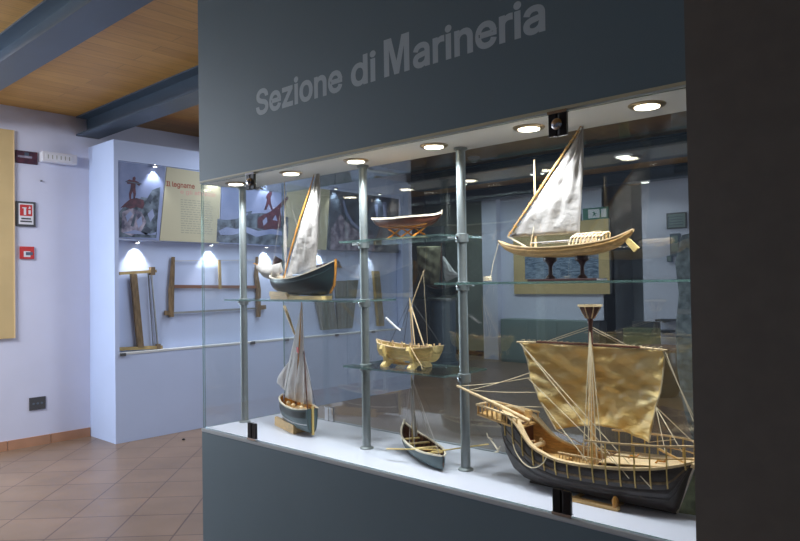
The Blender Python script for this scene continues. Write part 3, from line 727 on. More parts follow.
# ================================================================== SMALL OPEN HULL (top shelf)
b3 = thing('boat_hull_model', 'small open hull model without mast on amber cradle, topmost glass shelf', 'ship model', (-1.70, 1.91, 1.7645))
sheer = [(-.185, .090), (-.15, .085), (-.05, .078), (.05, .078), (.12, .078), (.15, .080), (.165, .085)]
keel = [(-.185, .084), (-.16, .062), (-.1, .044), (0, .037), (.07, .038), (.12, .048), (.15, .064), (.165, .081)]
beam = [(-.185, .004), (-.14, .028), (-.05, .042), (.05, .040), (.12, .025), (.165, .003)]
H3 = Hull(-.185, .165, sheer, beam, keel, n=30, py=.75, th=.003); H3.build(b3, 'brown', 'tan', rim='cream', rimw=.009)
H3.strip(.35, .003, .0015, 'amber', b3, 'wale', -.13, .11)
MB().tube((.163, 0, .08), (.168, 0, .094), .003, .002).build('stemhead', 'cream', b3)
cr = MB().box((-.085, -.03, 0), (.085, .03, .004))
cr.build('cradle_base', 'pine', b3)
for x in (-.065, .0, .06):
    for s in (-1, 1):
        MB().bar((x - s * .02, -.02 * s, .004), (x + s * .022, .012 * s, .042), .007, .006).build('cradle_leg', 'amber', b3)

# ================================================================== PALE HULL ON TRESTLES (lower shelf)
b5 = thing('fishing_boat_model', 'pale unpainted wooden boat model on two shaped cradle boards, lower short shelf', 'ship model', (-1.70, 1.915, 1.2805))
sheer = [(-.175, .097), (-.15, .088), (-.05, .078), (.06, .078), (.135, .087)]
keel = [(-.175, .088), (-.165, .05), (-.13, .032), (0, .024), (.09, .026), (.115, .030), (.135, .06)]
beam = [(-.175, .003), (-.14, .030), (-.04, .050), (.06, .050), (.10, .042), (.135, .032)]
H5 = Hull(-.175, .135, sheer, beam, keel, n=30, py=.6, th=.003); H5.build(b5, 'pine', 'pine', rim='tan2', rimw=.006)
H5.strip(.55, .0025, .001, 'tan', b5, 'plank_seam', -.165, .13); H5.strip(.35, .0025, .001, 'tan', b5, 'plank_seam', -.15, .12)
for x in (-.12, -.08, -.04, 0, .04, .08, .115):
    mb = MB()
    for s in (-1, 1):
        p = H5.pt(x, s); mb.bar(p + V((0, -s * .004, -.01)), p + V((0, -s * .004, .010)), .005, .005)
    mb.build('frame_head', 'tan2', b5)
H5.deck(.06, 'brown', b5, -.14, .12, 'floorboards')
for x in (-.09, .045):
    poly = []
    for k in range(25):
        t = k / 24; z = .047 * (1 - t); w = .020 + .014 * math.cos(t * 2 * PI) ** 2 if t < .9 else .036
        poly.append((w, z))
    full = [(y, z) for y, z in poly] + [(-y, z) for y, z in poly[::-1]]
    # two horns cupping the hull
    full = [(0, .0225), (.030, .030), (.046, .050), (.0525, .080), (.062, .084), (.070, .070), (.062, .050), (.048, .036), (.046, .022), (.064, .008), (.064, 0), (.030, 0), (.018, .010)]
    full = full + [(-a, b) for a, b in full[::-1][:-1]]
    MB().prism(full, 0, x - .008, x + .008).build('cradle_board', 'pine', b5, bevel=.0015)
MB().box((-.085, -.006, .008), (.04, .006, .016)).build('cradle_rail', 'tan', b5)
MB().tube((.012, 0, .06), (0, 0, .262), .003, .002).build('mast', 'tan2', b5)
MB().tube((.032, -.01, .085), (.002, 0, .255), .0022).build('shear_leg', 'tan2', b5)
MB().tube((.075, -.01, .088), (.005, 0, .235), .0025).build('shear_leg', 'tan2', b5)
MB().tube((-.004, 0, .21), (.075, 0, .365), .0022, .0014).build('spar', 'tan2', b5)
MB().path([(-.105, -.02, .185), (-.06, -.02, .155), (-.03, -.02, .138)], [.004, .0045, .003], 8).build('furled_boom', 'sailg', b5, smooth=True)
for p, q in (((0, 0, .255), (-.08, -.03, .085)), ((0, 0, .255), (-.06, .03, .085)), ((0, 0, .24), (-.028, -.02, .138)), ((.07, 0, .36), (.06, .03, .09)), ((0, 0, .26), (.15, 0, .09))): rope(MB(), p, q, .0009).build('rigging_line', 'roped' if p[2] < .3 else 'rope', b5)
mb = MB(); mb.path([(.05, -.054, .08), (.06, -.056, .07), (.075, -.052, .045), (.09, -.045, .02), (.095, -.043, .004)], .0022, 6); mb.build('rope_end', 'tan2', b5)

# ================================================================== WALL DISPLAY (left)
DX, DY0, DY1, DT = -6.835, 3.165, 7.70, 3.116
disp = thing('wall_display_case', 'long pale blue wall display with posters above and old saws below', 'display case', (DX, DY0, 0))
def dbx(name, lo, hi, m, par=disp): return bx(name, (lo[0] - DX, lo[1] - DY0, lo[2]), (hi[0] - DX, hi[1] - DY0, hi[2]), m, par)
RZ0, RZ1 = .90, 2.905
dbx('base_panel', (XL, DY0, 0), (DX, DY1, RZ0), 'disp')
dbx('head_panel', (XL, DY0, RZ1), (DX, DY1, DT), 'disp')
dbx('end_panel', (XL, DY0, RZ0), (DX, DY0 + .045, RZ1), 'disp')
dbx('end_panel', (XL, DY1 - .15, RZ0), (DX, DY1, RZ1), 'disp')
dbx('back_panel', (XL, DY0 + .045, RZ0), (DX - .12, DY1 - .15, RZ1), 'disp')
dbx('poster_panel', (DX - .12, DY0 + .045, 2.085), (DX - .02, DY1 - .15, RZ1), 'disp')
dbx('ledge', (DX - .12, DY0 + .045, RZ0 - .001), (DX + .005, DY1 - .15, RZ0 + .018), 'soffit')
for y in (3.24, 4.84, 5.35, 6.2, 6.9):
    o = MB().box((0.006, y - .03 - DY0, RZ0 - .012), (.02, y + .03 - DY0, RZ0 + .02)).build('ledge_clip', 'socket', disp)
XP = DX - .018
def quad(y0, y1, z0, z1, t=.004, x=XP): return (x, y0, z0), (x + t, y1, z1)
def poster(name, lab, poly, m='paper', th=.008, x=XP):
    """poly in y, z"""
    o = thing(name, lab, 'poster', (x, poly[0][0], poly[0][1]), 0, 'posters of the wall display')
    MB().prism([(y - poly[0][0], z - poly[0][1]) for y, z in poly], 0, 0, th).build('sheet', m, o)
    return o, poly[0][0], poly[0][1], th
def shape(o, oy, oz, th, name, m, polys, lift=.0008):
    mb = MB()
    for p in polys: mb.prism([(y - oy, z - oz) for y, z in p], 0, th, th + lift)
    return mb.build(name, m, o)
def ppx(pts): return [(at(x, y, 0, XP)[1], at(x, y, 0, XP)[2]) for x, y in pts]
YL = DY0 + .05
# poster 1: labourer
o, oy, oz, th = poster('photo_poster', 'tinted photograph of a red figure over a crowd, left end of the wall display', [(YL, 2.105), (3.66, 2.095), (3.74, 2.895), (YL, 2.895)], 'skyp')
shape(o, oy, oz, th, 'crowd_print', 'printt', [ppx([(119, 237), (119, 212), (124, 206), (133, 205), (141, 197), (147, 198), (152, 190), (160, 187), (159, 200), (157, 220), (156, 238)])])
shape(o, oy, oz, th + .0008, 'pale_print', 'printm', [ppx([(121, 232), (122, 212), (131, 208), (141, 212), (146, 222), (140, 233), (131, 236)])])
shape(o, oy, oz, th + .0016, 'red_figure_print', 'printr', [ppx([(129, 199), (128.5, 194), (130, 189), (130.5, 184), (127, 184), (126, 181), (129, 179.5), (132, 180.5), (132.3, 177.5), (134.4, 176.5), (135.3, 178.6), (134.6, 180.6), (138, 182), (140, 185), (138.6, 186), (135.2, 183.6), (135, 189), (135.5, 194), (134.3, 199.5), (133, 199.5), (133, 194), (132, 191.5), (130.8, 195), (130.5, 199.5)]), ppx([(120, 208), (125, 203), (130, 199), (136, 198), (143, 200), (144, 205), (142, 209), (136, 207), (130, 209), (125, 207)])])
for pg in [ppx([(125, 181), (141, 183.5), (141, 184.6), (125, 182)]), ppx([(146, 200), (150, 194), (153, 197), (150, 204)]), ppx([(130, 226), (134, 214), (136, 214), (133, 227)]), ppx([(140, 232), (146, 226), (152, 230), (146, 235)])]: shape(o, oy, oz, th + .0024, 'plank_print', 'printd', [pg])
shape(o, oy, oz, th + .0024, 'white_print', 'skyp', [ppx([(125, 216), (130, 211), (132, 214), (127, 222)]), ppx([(136, 221), (141, 216), (142, 224), (138, 228)]), ppx([(147, 214), (152, 209), (154, 216), (150, 222)]), ppx([(122, 233), (134, 230), (150, 234), (156, 232), (155, 235), (134, 234)])])
# poster 2: text panel
o, oy, oz, th = poster('text_panel', 'cream text panel headed Il legname on the wall display', [(3.668, 2.094), (4.40, 2.087), (4.44, 2.88), (3.76, 2.90)], 'paper')
a = at(166, 186, 0, XP); b = at(194.5, 187, 0, XP); text_mesh('heading', 'Il legname', 'ink', o, (th + .0004, a.y - oy, a.z - oz), (0, 1, 0), .105, b.y - a.y, 0, .001, heavy=.022)
a = at(180, 193.5, 0, XP); b = at(215, 196.5, 0, XP); text_mesh('subheading', 'e gli attrezzi', 'inkp', o, (th + .0004, a.y - oy, a.z - oz), (0, 1, 0), .085, b.y - a.y, 0, .001, heavy=.012)
mb = MB(); random.seed(3)
for r_ in range(15):
    y = 3.92 - oy; z = 2.55 - .026 * r_ - oz
    while y < 4.30 - oy:
        w = random.uniform(.02, .06); mb.box((th, y, z), (th + .0006, min(y + w, 4.32 - oy), z + .010)); y += w + .012
mb.build('body_text', 'inkg', o)
# poster 3: shipyard
o, oy, oz, th = poster('photo_poster', 'wide tinted photograph of a red man over a shipyard crowd', [(4.41, 2.088), (5.295, 2.072), (5.395, 2.87), (4.45, 2.88)], 'skyp')
shape(o, oy, oz, th, 'crowd_print', 'printt', [ppx([(216, 242), (217, 219), (226, 220), (236, 219), (248, 214), (262, 213), (272, 215), (288, 217), (288, 232), (286, 246)])])
shape(o, oy, oz, th + .0008, 'red_figure_print', 'printr', [ppx([(263.5, 210), (265.5, 204), (266.5, 200), (265.6, 197), (267, 193.5), (268.6, 192.6), (269, 190), (271, 189), (273, 190.5), (271.6, 192), (271.5, 194.5), (270, 198), (270.6, 203), (272.5, 210), (271, 210), (268.3, 204), (266, 210)]), ppx([(257, 228), (257, 219), (262, 215), (270, 211.5), (277, 206), (284, 199), (287, 196.5), (288, 198), (285, 203), (279.5, 209), (281, 216), (280, 228), (270, 231)])])
shape(o, oy, oz, th + .0016, 'white_print', 'skyp', [ppx([(218, 231), (226, 227), (236, 229), (246, 227), (258, 231), (272, 229), (284, 232), (284, 236), (270, 234), (256, 237), (244, 232), (232, 235), (220, 235)]), ppx([(217, 219), (232, 214), (248, 213), (246, 216), (232, 217)]), ppx([(262, 221), (266, 217), (267, 222), (263, 226)]), ppx([(272, 220), (275, 215), (277, 221)])])
shape(o, oy, oz, th + .0008, 'bow_print', 'printd', [ppx([(240, 217), (246, 212), (252, 211), (250, 215), (256, 216), (248, 220)])])
# poster 4: text
o, oy, oz, th = poster('text_panel', 'plain cream text panel behind the tall narrow sail', [(5.31, 2.07), (6.05, 2.05), (6.13, 2.865), (5.41, 2.87)], 'paper')
mb = MB()
for r_ in range(14):
    y = 5.50 - oy; z = 2.6 - .03 * r_ - oz
    while y < 5.92 - oy:
        w = random.uniform(.03, .07); mb.box((th, y, z), (th + .0006, min(y + w, 5.95 - oy), z + .010)); y += w + .014
mb.build('body_text', 'inkg', o)
# poster 5
o, oy, oz, th = poster('photo_poster', 'dark tinted photograph with pale arcs, beside the middle post', [(6.06, 2.05), (7.48, 2.04), (7.50, 2.85), (6.14, 2.865)], 'printd')
shape(o, oy, oz, th, 'pale_print', 'printm', [ppx([(330, 250), (331, 228), (340, 214), (346, 222), (358, 232), (374, 236), (374, 251)])])
shape(o, oy, oz, th + .0008, 'arc_print', 'skyp', [ppx([(344, 200), (347, 212), (353, 222), (360, 228), (360, 231), (351, 224), (345, 214), (342, 201)]), ppx([(382, 202), (384, 222), (386, 222), (386, 202)]), ppx([(374, 205), (376, 220), (378, 220), (377, 204)])])

def spotl(p, tgt, e, size, col=(.95, .97, 1), rad=.015, blend=.6, parent=None):
    ld = bpy.data.lights.new('spot_light', 'SPOT'); ld.energy = e; ld.spot_size = size; ld.spot_blend = blend; ld.shadow_soft_size = rad; ld.color = col
    o = bpy.data.objects.new('spot_light', ld); C.objects.link(o); o.location = p
    o.rotation_euler = (V(tgt) - V(p)).to_track_quat('-Z', 'Y').to_euler()
    return o
ups = [(3.60, 'upper spot lamp over the red figure photograph'), (4.33, 'upper spot lamp over the right edge of the Il legname panel'), (5.06, 'upper spot lamp over the shipyard photograph'), (6.2, 'upper spot lamp right of the tall narrow sail'), (7.05, 'upper spot lamp over the dark photograph by the middle post')]
los = [(3.44, 'lower spot lamp over the upright frame saw'), (4.33, 'lower spot lamp over the middle of the bow saw'), (5.11, 'lower spot lamp over the right end of the bow saw'), (5.97, 'lower spot lamp over the weathered planks'), (6.9, 'lower spot lamp over the upright plank')]
for (lst, z, g) in ((ups, 2.885, 'upper spot lamps of the wall display'), (los, 2.07, 'lower spot lamps of the wall display')):
    for y, lab in lst:
        x = DX + .03 if z > 2.5 else DX - .06
        t = thing('spot_lamp', lab, 'lamp', (x, y, z), 0, g)
        MB().tube((0, 0, .015), (-.03, 0, .02) if z > 2.5 else (0, 0, .022), .006, n=8).build('lamp_arm', 'chrome', t)
        MB().lathe([(.012, .012), (.026, .006), (.030, -.01), (.027, -.01)], n=16).build('lamp_shade', 'chrome', t, smooth=True)
        MB().lathe([(.026, -.004), (.026, -.009), (.01, -.014), (.002, -.015)], n=16).build('lamp_lens', 'lampf', t, smooth=True)
        s = spotl((0, 0, -.022), (-.10, 0, -.6), 16 if z < 2.5 else 9, 1.5, rad=.02); s.parent = t

# tools hanging on the back panel of the recess
XT = DX - .115
def tp(x, y): p = at(x, y, 0, XT + .02); return V((0, p[1], p[2]))
def tool(name, lab, cat, ref):
    r = tp(*ref); return thing(name, lab, cat, (XT, r.y, r.z)), V((0, r.y, r.z))
t, r = tool('frame_saw', 'upright wooden frame saw with taut cord, left end of the wall display', 'saw', (140, 350))
def tb(p, q, w, h, m, nm, par=t, dx=.022): return MB().bar(tp(*p) - r + V((dx, 0, 0)), tp(*q) - r + V((dx, 0, 0)), w, h, (1, 0, 0)).build(nm, m, par)
tb((119, 273.5), (156, 271), .030, .03, 'sawy', 'upper_arm'); tb((119, 349), (162, 347), .034, .03, 'sawy', 'lower_arm')
MB().prism([((tp(*p) - r).y, (tp(*p) - r).z) for p in ((130, 274), (136, 274), (143, 347), (137, 347))], 0, .01, .045).build('centre_board', 'saw', t)
tb((151, 272), (158, 350), .012, .02, 'steel', 'blade'); tb((148, 273), (153, 347), .006, .006, 'roped', 'cord')
tb((152, 267), (152, 275), .05, .04, 'saw', 'peg'); tb((158, 344), (158, 352), .04, .04, 'saw', 'peg')
t, r = tool('bow_saw', 'wide bow saw with red brown crossbar on the wall display', 'saw', (215, 290))
for xs_ in ((173, 171), (257, 258)):
    a, b = xs_
    MB().path([tp(a, 257) - r + V((.025, 0, 0)), tp(a - 1, 275) - r + V((.025, 0, 0)), tp(b, 290) - r + V((.025, 0, 0)), tp(b, 317) - r + V((.025, 0, 0))], [.020, .028, .034, .030], 8).build('upright', 'saw', t, smooth=True)
tb((172, 286.5), (258, 287), .036, .03, 'sawr', 'crossbar', t); tb((172, 261), (257, 260), .007, .007, 'ropew', 'cord', t)
tb((218, 260), (219, 289), .03, .02, 'sawy', 'toggle', t, .045); tb((172, 313), (260, 308), .022, .012, 'steel', 'blade', t)
tb((165, 313), (172, 313), .05, .045, 'saw', 'handle', t); tb((257, 308), (265, 307), .05, .045, 'saw', 'handle', t)
def wplank(lab, pts, name='timber_board', m='plank'):
    ps = [tp(*p) for p in pts]; o = thing(name, lab, 'board', (XT, ps[0].y, ps[0].z))
    MB().prism([((p - ps[0]).y, (p - ps[0]).z) for p in ps], 0, .01, .05).build('board', m, o)
    mb = MB()
    for k in range(3):
        f = .25 + .25 * k; a = ps[0].lerp(ps[3], f) - ps[0]; b = ps[1].lerp(ps[2], f) - ps[0]; mb.bar(a.lerp(b, .03) + V((.05, 0, 0)), a.lerp(b, .95) + V((.05, 0, 0)), .012, .004, (1, 0, 0))
    mb.build('crack', 'stone', o); return o
wplank('weathered grey board leaning left, under the black boat\'s stern', [(321, 330), (311, 283), (330, 283), (336, 329)])
wplank('wide weathered grey board beside the middle post, right of another board', [(337, 329), (335, 281), (357, 280), (351, 328)])
wplank('narrow upright yellow board just right of the middle post', [(377, 326), (372, 271), (378, 271), (383, 326)], m='sawy')
t, r = tool('adze', 'curved dark adze hung by the black boat\'s stem', 'tool', (328, 266))
MB().path([tp(314, 267) - r + V((.03, 0, 0)), tp(322, 265) - r + V((.03, 0, 0)), tp(332, 264) - r + V((.03, 0, 0))], [.014, .016, .02], 8).build('handle', 'mahog', t)
MB().path([tp(331, 264) - r + V((.03, 0, 0)), tp(337, 263.5) - r + V((.03, 0, 0)), tp(341, 268) - r + V((.03, 0, 0))], [.02, .045, .01], 8).build('blade', 'steel', t)
t, r = tool('hook_tool', 'small dark hooked tool hung beside the thin white mast', 'tool', (278, 263))
MB().path([tp(272, 266) - r + V((.03, 0, 0)), tp(276, 260) - r + V((.03, 0, 0)), tp(281, 263) - r + V((.03, 0, 0)), tp(281, 269) - r + V((.03, 0, 0))], [.012, .05, .05, .012], 8).build('blade', 'mahog', t)
MB().path([tp(276, 262) - r + V((.03, 0, 0)), tp(275, 256) - r + V((.03, 0, 0))], [.02, .015], 8).build('tang', 'steel', t)

# ================================================================== LEFT WALL FITTINGS
def lw(x, y): p = at(x, y, 0, XL); return p.y, p.z
def wallbox(name, lab, cat, p0, p1, th, m, bevel=0):
    y0, z1 = lw(*p0); y1, z0 = lw(*p1); t = thing(name, lab, cat, (XL, y0, z0)); w, h = y1 - y0, z1 - z0
    bx('body', (-.001, 0, 0), (th, w, h), m, t, bevel); return t, w, h
t, w, h = wallbox('display_board', 'tall tan wooden board at the left picture edge', 'board', (-14, 127), (13, 338), .03, 'board')
bx('edge_strip', (0.004, w, 0), (.034, w + .012, h), 'tan2', t)
t, w, h = wallbox('picture', 'small dark picture with pale streak beside the emergency lamp', 'picture', (15, 150), (37, 165), .015, 'printr')
bx('streak', (.015, w * .1, h * .45), (.016, w * .75, h * .62), 'printm', t); bx('streak', (.015, w * .4, h * .62), (.016, w * .6, h * .9), 'printd', t)
t, w, h = wallbox('emergency_lamp', 'white box shaped emergency lamp high on the left wall', 'lamp', (39, 152), (74, 166), .09, 'plastic', .006)
bx('diffuser', (.088, w * .08, h * .2), (.094, w * .85, h * .8), 'signw', t, .003)
mb = MB()
for k in range(6): mb.box((.094, w * (.15 + .12 * k), h * .3), (.0955, w * (.17 + .12 * k), h * .7))
mb.build('grille', 'inkg', t)
t, w, h = wallbox('framed_sign', 'black framed red and white fire equipment notice on the left wall', 'sign', (15.5, 201), (35, 227), .02, 'socket')
bx('paper', (.019, w * .12, h * .08), (.0215, w * .88, h * .92), 'signw', t)
bx('red_field', (.0215, w * .18, h * .42), (.0222, w * .82, h * .87), 'red', t)
mb = MB(); mb.box((.0222, w * .38, h * .46), (.0228, w * .5, h * .72)).box((.0222, w * .3, h * .72), (.0228, w * .52, h * .76)).box((.0222, w * .62, h * .5), (.0228, w * .74, h * .66)).prism([(w * .62, h * .7), (w * .76, h * .74), (w * .66, h * .82)], 0, .0222, .0228)
mb.build('pictogram', 'signw', t)
mb = MB().box((.0215, w * .25, h * .28), (.0222, w * .75, h * .34)).box((.0215, w * .2, h * .17), (.0222, w * .8, h * .23)); mb.build('caption', 'socket', t)
t, w, h = wallbox('call_point', 'small red and white alarm sign below the framed notice', 'sign', (19.5, 246.5), (33.5, 259), .02, 'red')
bx('pictogram', (.02, w * .25, h * .15), (.0207, w * .72, h * .62), 'signw', t); bx('mark', (.0207, w * .4, h * .3), (.0214, w * .9, h * .55), 'printd', t)
t, w, h = wallbox('wall_socket', 'dark wall socket low on the left wall', 'socket', (29, 398), (45.5, 408.5), .012, 'socket', .003)
for k in range(3): MB().lathe([(.012, 0), (.012, .002), (.008, .003)], (.0125, w * (.25 + .25 * k), h * .5), 12, 'x').build('outlet', 'ped', t)
yb, zb = lw(41, 181)
tag(MB().lathe([(.008, 0), (.008, .02), (.004, .024)], (XL, yb, zb), 10, 'x').build('wall_hook', 'steel'), 'tiny dark hook on the left wall below the emergency lamp', 'hook')

# ================================================================== FAR HALL
BYW = 11.69
def fbox(name, lab, cat, p0, p1, y, th, m, bevel=0):
    a = at(*p0, 1, y); b = at(*p1, 1, y)
    if cat in ('bench', 'cabinet', 'bin'): b.z = 0
    t = thing(name, lab, cat, (a.x, y, b.z)); w, h = b.x - a.x, a.z - b.z
    bx('body', (0, -th, 0), (w, .0 if cat == 'cabinet' else .010, h), m, t, bevel); return t, w, h, th
t, w, h, th = fbox('display_board', 'tan board with a sea picture on the far white wall', 'board', (514, 226), (611, 294), BYW, .04, 'board')
a = at(526, 257, 1, BYW); b = at(600, 278, 1, BYW); o0 = t.location
bx('sea_picture', (a.x - o0.x, -.046, b.z - o0.z), (b.x - o0.x, -.041, a.z - o0.z), 'seapr', t)
bx('edge_strip', (w, -.042, 0), (w + .03, 0, h), 'socket', t)
t, w, h, th = fbox('exit_sign', 'green and white exit pictogram sign on the far wall', 'sign', (584, 209), (609, 218.5), BYW, .05, 'green')
bx('panel', (w * .22, -.0515, h * .12), (w * .68, -.05, h * .88), 'signw', t)
mb = MB().prism([(w * .38, h * .2), (w * .45, h * .5), (w * .40, h * .62), (w * .46, h * .66), (w * .52, h * .52), (w * .58, h * .48), (w * .50, h * .42), (w * .55, h * .2), (w * .47, h * .38)], 1, -.0525, -.0515)
mb.build('running_figure', 'green', t); bx('panel', (w * .74, -.0515, h * .15), (w * .95, -.05, h * .85), 'signw', t)
t, w, h, th = fbox('thermostat', 'small dark wall box left of the exit sign', 'box', (577.5, 214), (581.5, 221), BYW, .04, 'socket', .003)
bx('dial', (w * .3, -.044, h * .4), (w * .7, -.04, h * .7), 'signw', t)
t, w, h, th = fbox('low_cabinet', 'low grey green cabinet against the far white wall', 'cabinet', (510, 318), (599, 362), BYW + .0095, .35, 'cab', .01)
for k in range(3): MB().box((w * (k / 3) + .02, -.36, .05), (w * ((k + 1) / 3) - .02, -.35, h - .05)).build('door', 'cab', t)
t, w, h, th = fbox('bin', 'dark slim bin beside the low cabinet', 'bin', (600, 321), (607.5, 360), BYW, .3, 'socket', .01)
bx('lid', (-.01, -.31, h), (w + .01, .0, h + .02), 'black', t)
t, w, h, th = fbox('wall_socket', 'dark double wall socket low on the dim far wall', 'socket', (486, 339), (492, 344), 11.94, .02, 'socket', .003)
bx('outlet', (w * .2, -.022, h * .25), (w * .8, -.02, h * .75), 'ped', t)
RY = 11.59
t, w, h, th = fbox('framed_sign', 'dark framed notice with rows of writing at the right of the far wall', 'sign', (667, 213.5), (687, 228), RY, .03, 'socket')
bx('paper', (w * .06, -.032, h * .08), (w * .94, -.03, h * .92), 'cab', t)
mb = MB()
for k in range(4): mb.box((w * .2, -.033, h * (.2 + .17 * k)), (w * .85, -.032, h * (.26 + .17 * k)))
mb.box((w * .08, -.033, h * .15), (w * .15, -.032, h * .8)); mb.build('printed_rows', 'ped', t)
for p0, p1, lab in (((671, 234), (681, 256), 'dark leaflet holder under the framed notice'), ((668, 256), (673, 262), 'tiny dark card on the far wall under the framed notice')):
    t, w, h, th = fbox('leaflet_holder', lab, 'holder', p0, p1, RY, .06, 'ped'); bx('leaflet', (w * .15, -.063, h * .2), (w * .85, -.06, h * .9), 'cab', t)
for y_ in (318, 329):
    a = at(661, y_, 1, RY); b = at(676, y_ + 3, 1, RY)
    t = thing('wall_shelf', 'upper dark shelf on the far right wall' if y_ < 320 else 'lower dark shelf on the far right wall', 'shelf', (a.x, RY, b.z), 0, 'dark shelves on the far right wall')
    bx('board', (0, -.25, 0), (b.x - a.x, 0, .035), 'socket', t); bx('bracket', (.1, -.2, -.02), (.13, 0, 0), 'steel', t)
# smoke detector and lamps on ceiling / beams
def ceil_lamp(px_, py_, z, lab, r=.10, e=12, m='lampf', lx=(.95, .98, 1)):
    p = at(px_, py_, 2, z)
    t = thing('ceiling_lamp', lab, 'lamp', (p.x, p.y, z), 0, 'round lamps under the far ceiling beams')
    MB().lathe([(r, 0), (r, -.02), (r * .8, -.025)], n=20).build('lamp_ring', 'plastic', t, smooth=True)
    MB().lathe([(r * .8, -.02), (r * .75, -.03), (r * .2, -.036)], n=20).build('lamp_lens', m, t, smooth=True)
    s = spotl((0, 0, -.06), (0, 0, -2), e, 2.6, lx, .08); s.parent = t
def yof(z, Y, px_):
    # pixel row where the plane y=Y, height z is met
    best = min(range(60, 280), key=lambda q: abs(at(px_, q, 1, Y).z - z)); return best
for px_, Y, lab, r, e in ((623, 8.5, 'brightest round lamp under the wide beam, right of the white sail', .12, 30), (462, 8.9, 'round lamp under the beam beside the right hand post', .10, 30), (532, 8.9, 'tiny round lamp under the beam behind the thin mast', .035, 5), (542.5, 8.95, 'tiny round lamp just right of another, under the beam behind the sail', .035, 5), (645, 11.1, 'far round lamp under the last beam above the recess', .08, 10)):
    ceil_lamp(px_, yof(3.22, Y, px_) , 3.219, lab, r, e)
p = at(474, 157, 2, ZC)
t = thing('smoke_detector', 'white round smoke detector on the plank ceiling by the right hand post', 'detector', (p.x, p.y, ZC))
MB().lathe([(.09, 0), (.09, -.03), (.06, -.05)], n=20).build('base', 'plastic', t, smooth=True); MB().lathe([(.045, -.045), (.045, -.075), (.02, -.085)], n=16).build('sensor', 'signw', t, smooth=True)
# dark partition, pedestal with bowl, hanging canvas
t = thing('partition', 'tall dark exhibition partition beyond the end of the wall display', 'partition', (-9.7, 11.2, 0))
bx('panel', (-1.4, 0, 0), (.75, .05, 2.78), 'socket', t); bx('foot', (-1.3, -.15, 0), (-1.2, .2, .05), 'steel', t); bx('foot', (.5, -.15, 0), (.6, .2, .05), 'steel', t)
q = at(442, 350, 2, 0); QY = q.y - 2.2; q = at(442, 300, 1, QY)
t = thing('pedestal', 'blue grey cylindrical pedestal standing in the dim part of the far hall', 'pedestal', (q.x, QY, 0))
MB().lathe([(.30, 0), (.30, .06), (.26, .07), (.26, 1.24), (.28, 1.25), (.28, 1.28)], n=28).build('column', 'ped', t, smooth=True)
MB().lathe([(.285, 1.24), (.292, 1.245), (.292, 1.29), (.285, 1.295)], n=28).build('top_ring', 'steel', t, smooth=True)
t2 = thing('sailing_boat_model', 'large dim boat model with old beige canvas sail, on the far pedestal', 'ship model', (q.x, QY, 1.296))
Hh = Hull(-.42, .5, [(-.42, .26), (0, .17), (.5, .24)], [(-.42, .01), (-.2, .12), (.1, .15), (.4, .08), (.5, .01)], [(-.42, .22), (-.25, .07), (0, .03), (.3, .05), (.5, .2)], n=24, th=.01)
Hh.build(t2, 'navy', 'brown', rim='steel', rimw=.02); MB().box((-.15, -.08, 0), (.15, .08, .05)).build('stand_base', 'mahog', t2)
MB().tube((.0, 0, .05), (0, 0, 1.05), .015, .01).build('mast', 'brown', t2)
sail('main_sail', [(-.62, 1.02), (-.62, .6), (-.55, .28)], [(.0, 1.0), (-.02, .6), (-.08, .22)], 'fab', t2, bulge=-.08, wr=.012, seed=4, th=.006)
sail('jib_sail', [(.04, .80), (.05, .5), (.1, .3)], [(.06, .80), (.32, .5), (.46, .42)], 'sailg', t2, bulge=-.03, wr=.005, seed=9, th=.006)
# tall timber right
q = at(676, 441, 2, 0)
t = thing('ship_rudder', 'tall curved mottled grey ship timber standing behind the showcase beside the dark pier', 'timber', (q.x + .16, q.y, 0))
pl = []
prof = [(.02, 0), (-.06, .3), (-.12, .7), (-.13, 1.1), (-.09, 1.45), (-.12, 1.75), (-.05, 2.02)]
poly = [(x, z) for x, z in prof] + [(.30, 2.08), (.42, 1.7), (.46, 1.0), (.45, .4), (.40, 0)]
MB().prism(poly, 1, -.05, .05).build('blade', 'stone', t, bevel=.02)
for z in (.45, 1.25): MB().box((-.10, -.056, z), (.44, .056, z + .05)).build('iron_strap', 'steel', t)
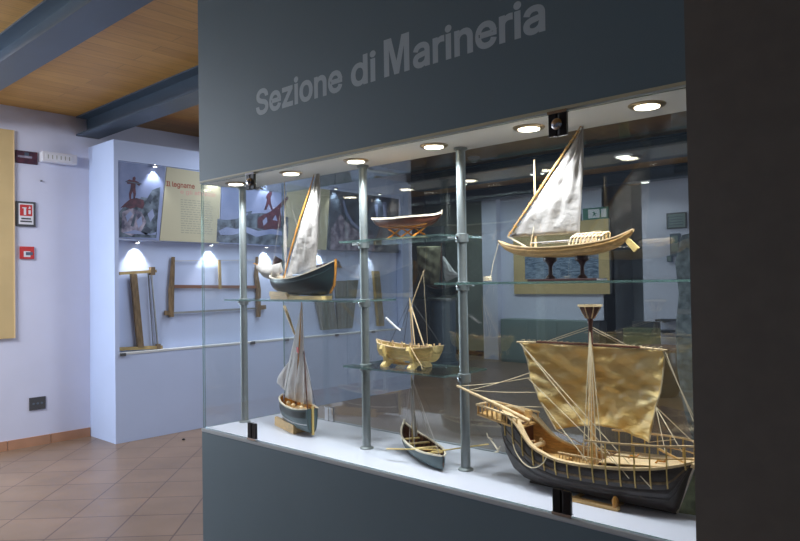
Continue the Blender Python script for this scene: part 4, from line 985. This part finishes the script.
# dark basket / chair beyond
q = at(668, 396, 2, 0)
t = thing('wicker_basket', 'dark round basket on the floor beside the tall grey timber', 'basket', (q.x - .1, q.y, 0))
MB().lathe([(.22, 0), (.32, .2), (.34, .45), (.30, .62), (.27, .62), (.30, .45), (.2, .04)], n=24).build('basket_body', 'mahog', t, smooth=True)
MB().lathe([(.27, .61), (.31, .61), (.32, .64), (.31, .67), (.27, .67)], n=24).build('basket_rim', 'brown', t, smooth=True)
t, w, h, th = fbox('bench', 'dark green grey bench in front of the recess of the far hall', 'bench', (633, 327), (661, 350), 11.0, .4, 'olive', .01)
bx('backrest', (0, -.04, h), (w, 0, h + .1), 'socket', t)
q = at(183.5, 440, 2, 0)
tag(MB().lathe([(.012, 0), (.02, .004), (.008, .016)], (q.x, q.y, 0), 7).build('floor_litter', 'black'), 'tiny dark scrap on the tiled floor in front of the display', 'scrap')

# ================================================================== LIGHT
def area(loc, tgt, sx, sy, e, col):
    ld = bpy.data.lights.new('area_light', 'AREA'); ld.shape = 'RECTANGLE'; ld.size = sx; ld.size_y = sy; ld.energy = e; ld.color = col
    o = bpy.data.objects.new('area_light', ld); C.objects.link(o); o.location = loc; o.rotation_euler = (V(tgt) - V(loc)).to_track_quat('-Z', 'Y').to_euler(); return o
area((-7.38, .35, 1.7), (-3.2, 1.5, 1.7), 1.5, 1.7, 190, (.70, .87, 1.0))    # daylight of the window in the left wall, outside the frame
area((-5.9, .1, 3.15), (-6.6, .9, 0), 1.4, 1.0, 130, (.86, .90, 1.0))          # added unseen light from above, brightening the left wall
area((-5.2, 4.9, 3.15), (-5.4, 4.9, 0), 1.4, 2.4, 60, (.78, .87, 1.0))        # unseen area light high over the aisle
area((2.6, 8.3, 1.9), (-6, 5.2, 1.6), 3.0, 2.0, 220, (.78, .86, 1.0))         # added fill outside the frame at right, lifting the display and left walls
area((-7.2, 10.2, 3.15), (-7.2, 10.5, 0), 4.0, .8, 60, (.78, .92, 1.0))  # added area light that brightens the dim back wall
w = bpy.data.worlds.new('world'); bpy.context.scene.world = w; w.use_nodes = True
w.node_tree.nodes['Background'].inputs[0].default_value = (.62, .72, 1, 1); w.node_tree.nodes['Background'].inputs[1].default_value = .07

sc = bpy.context.scene
sc.view_settings.view_transform = 'Standard'; sc.view_settings.look = 'None'; sc.view_settings.exposure = 0; sc.view_settings.gamma = 1
try: sc.view_settings.use_curve_mapping = False
except Exception: pass
sc.cycles.max_bounces = 10; sc.cycles.transparent_max_bounces = 24; sc.cycles.use_denoising = True
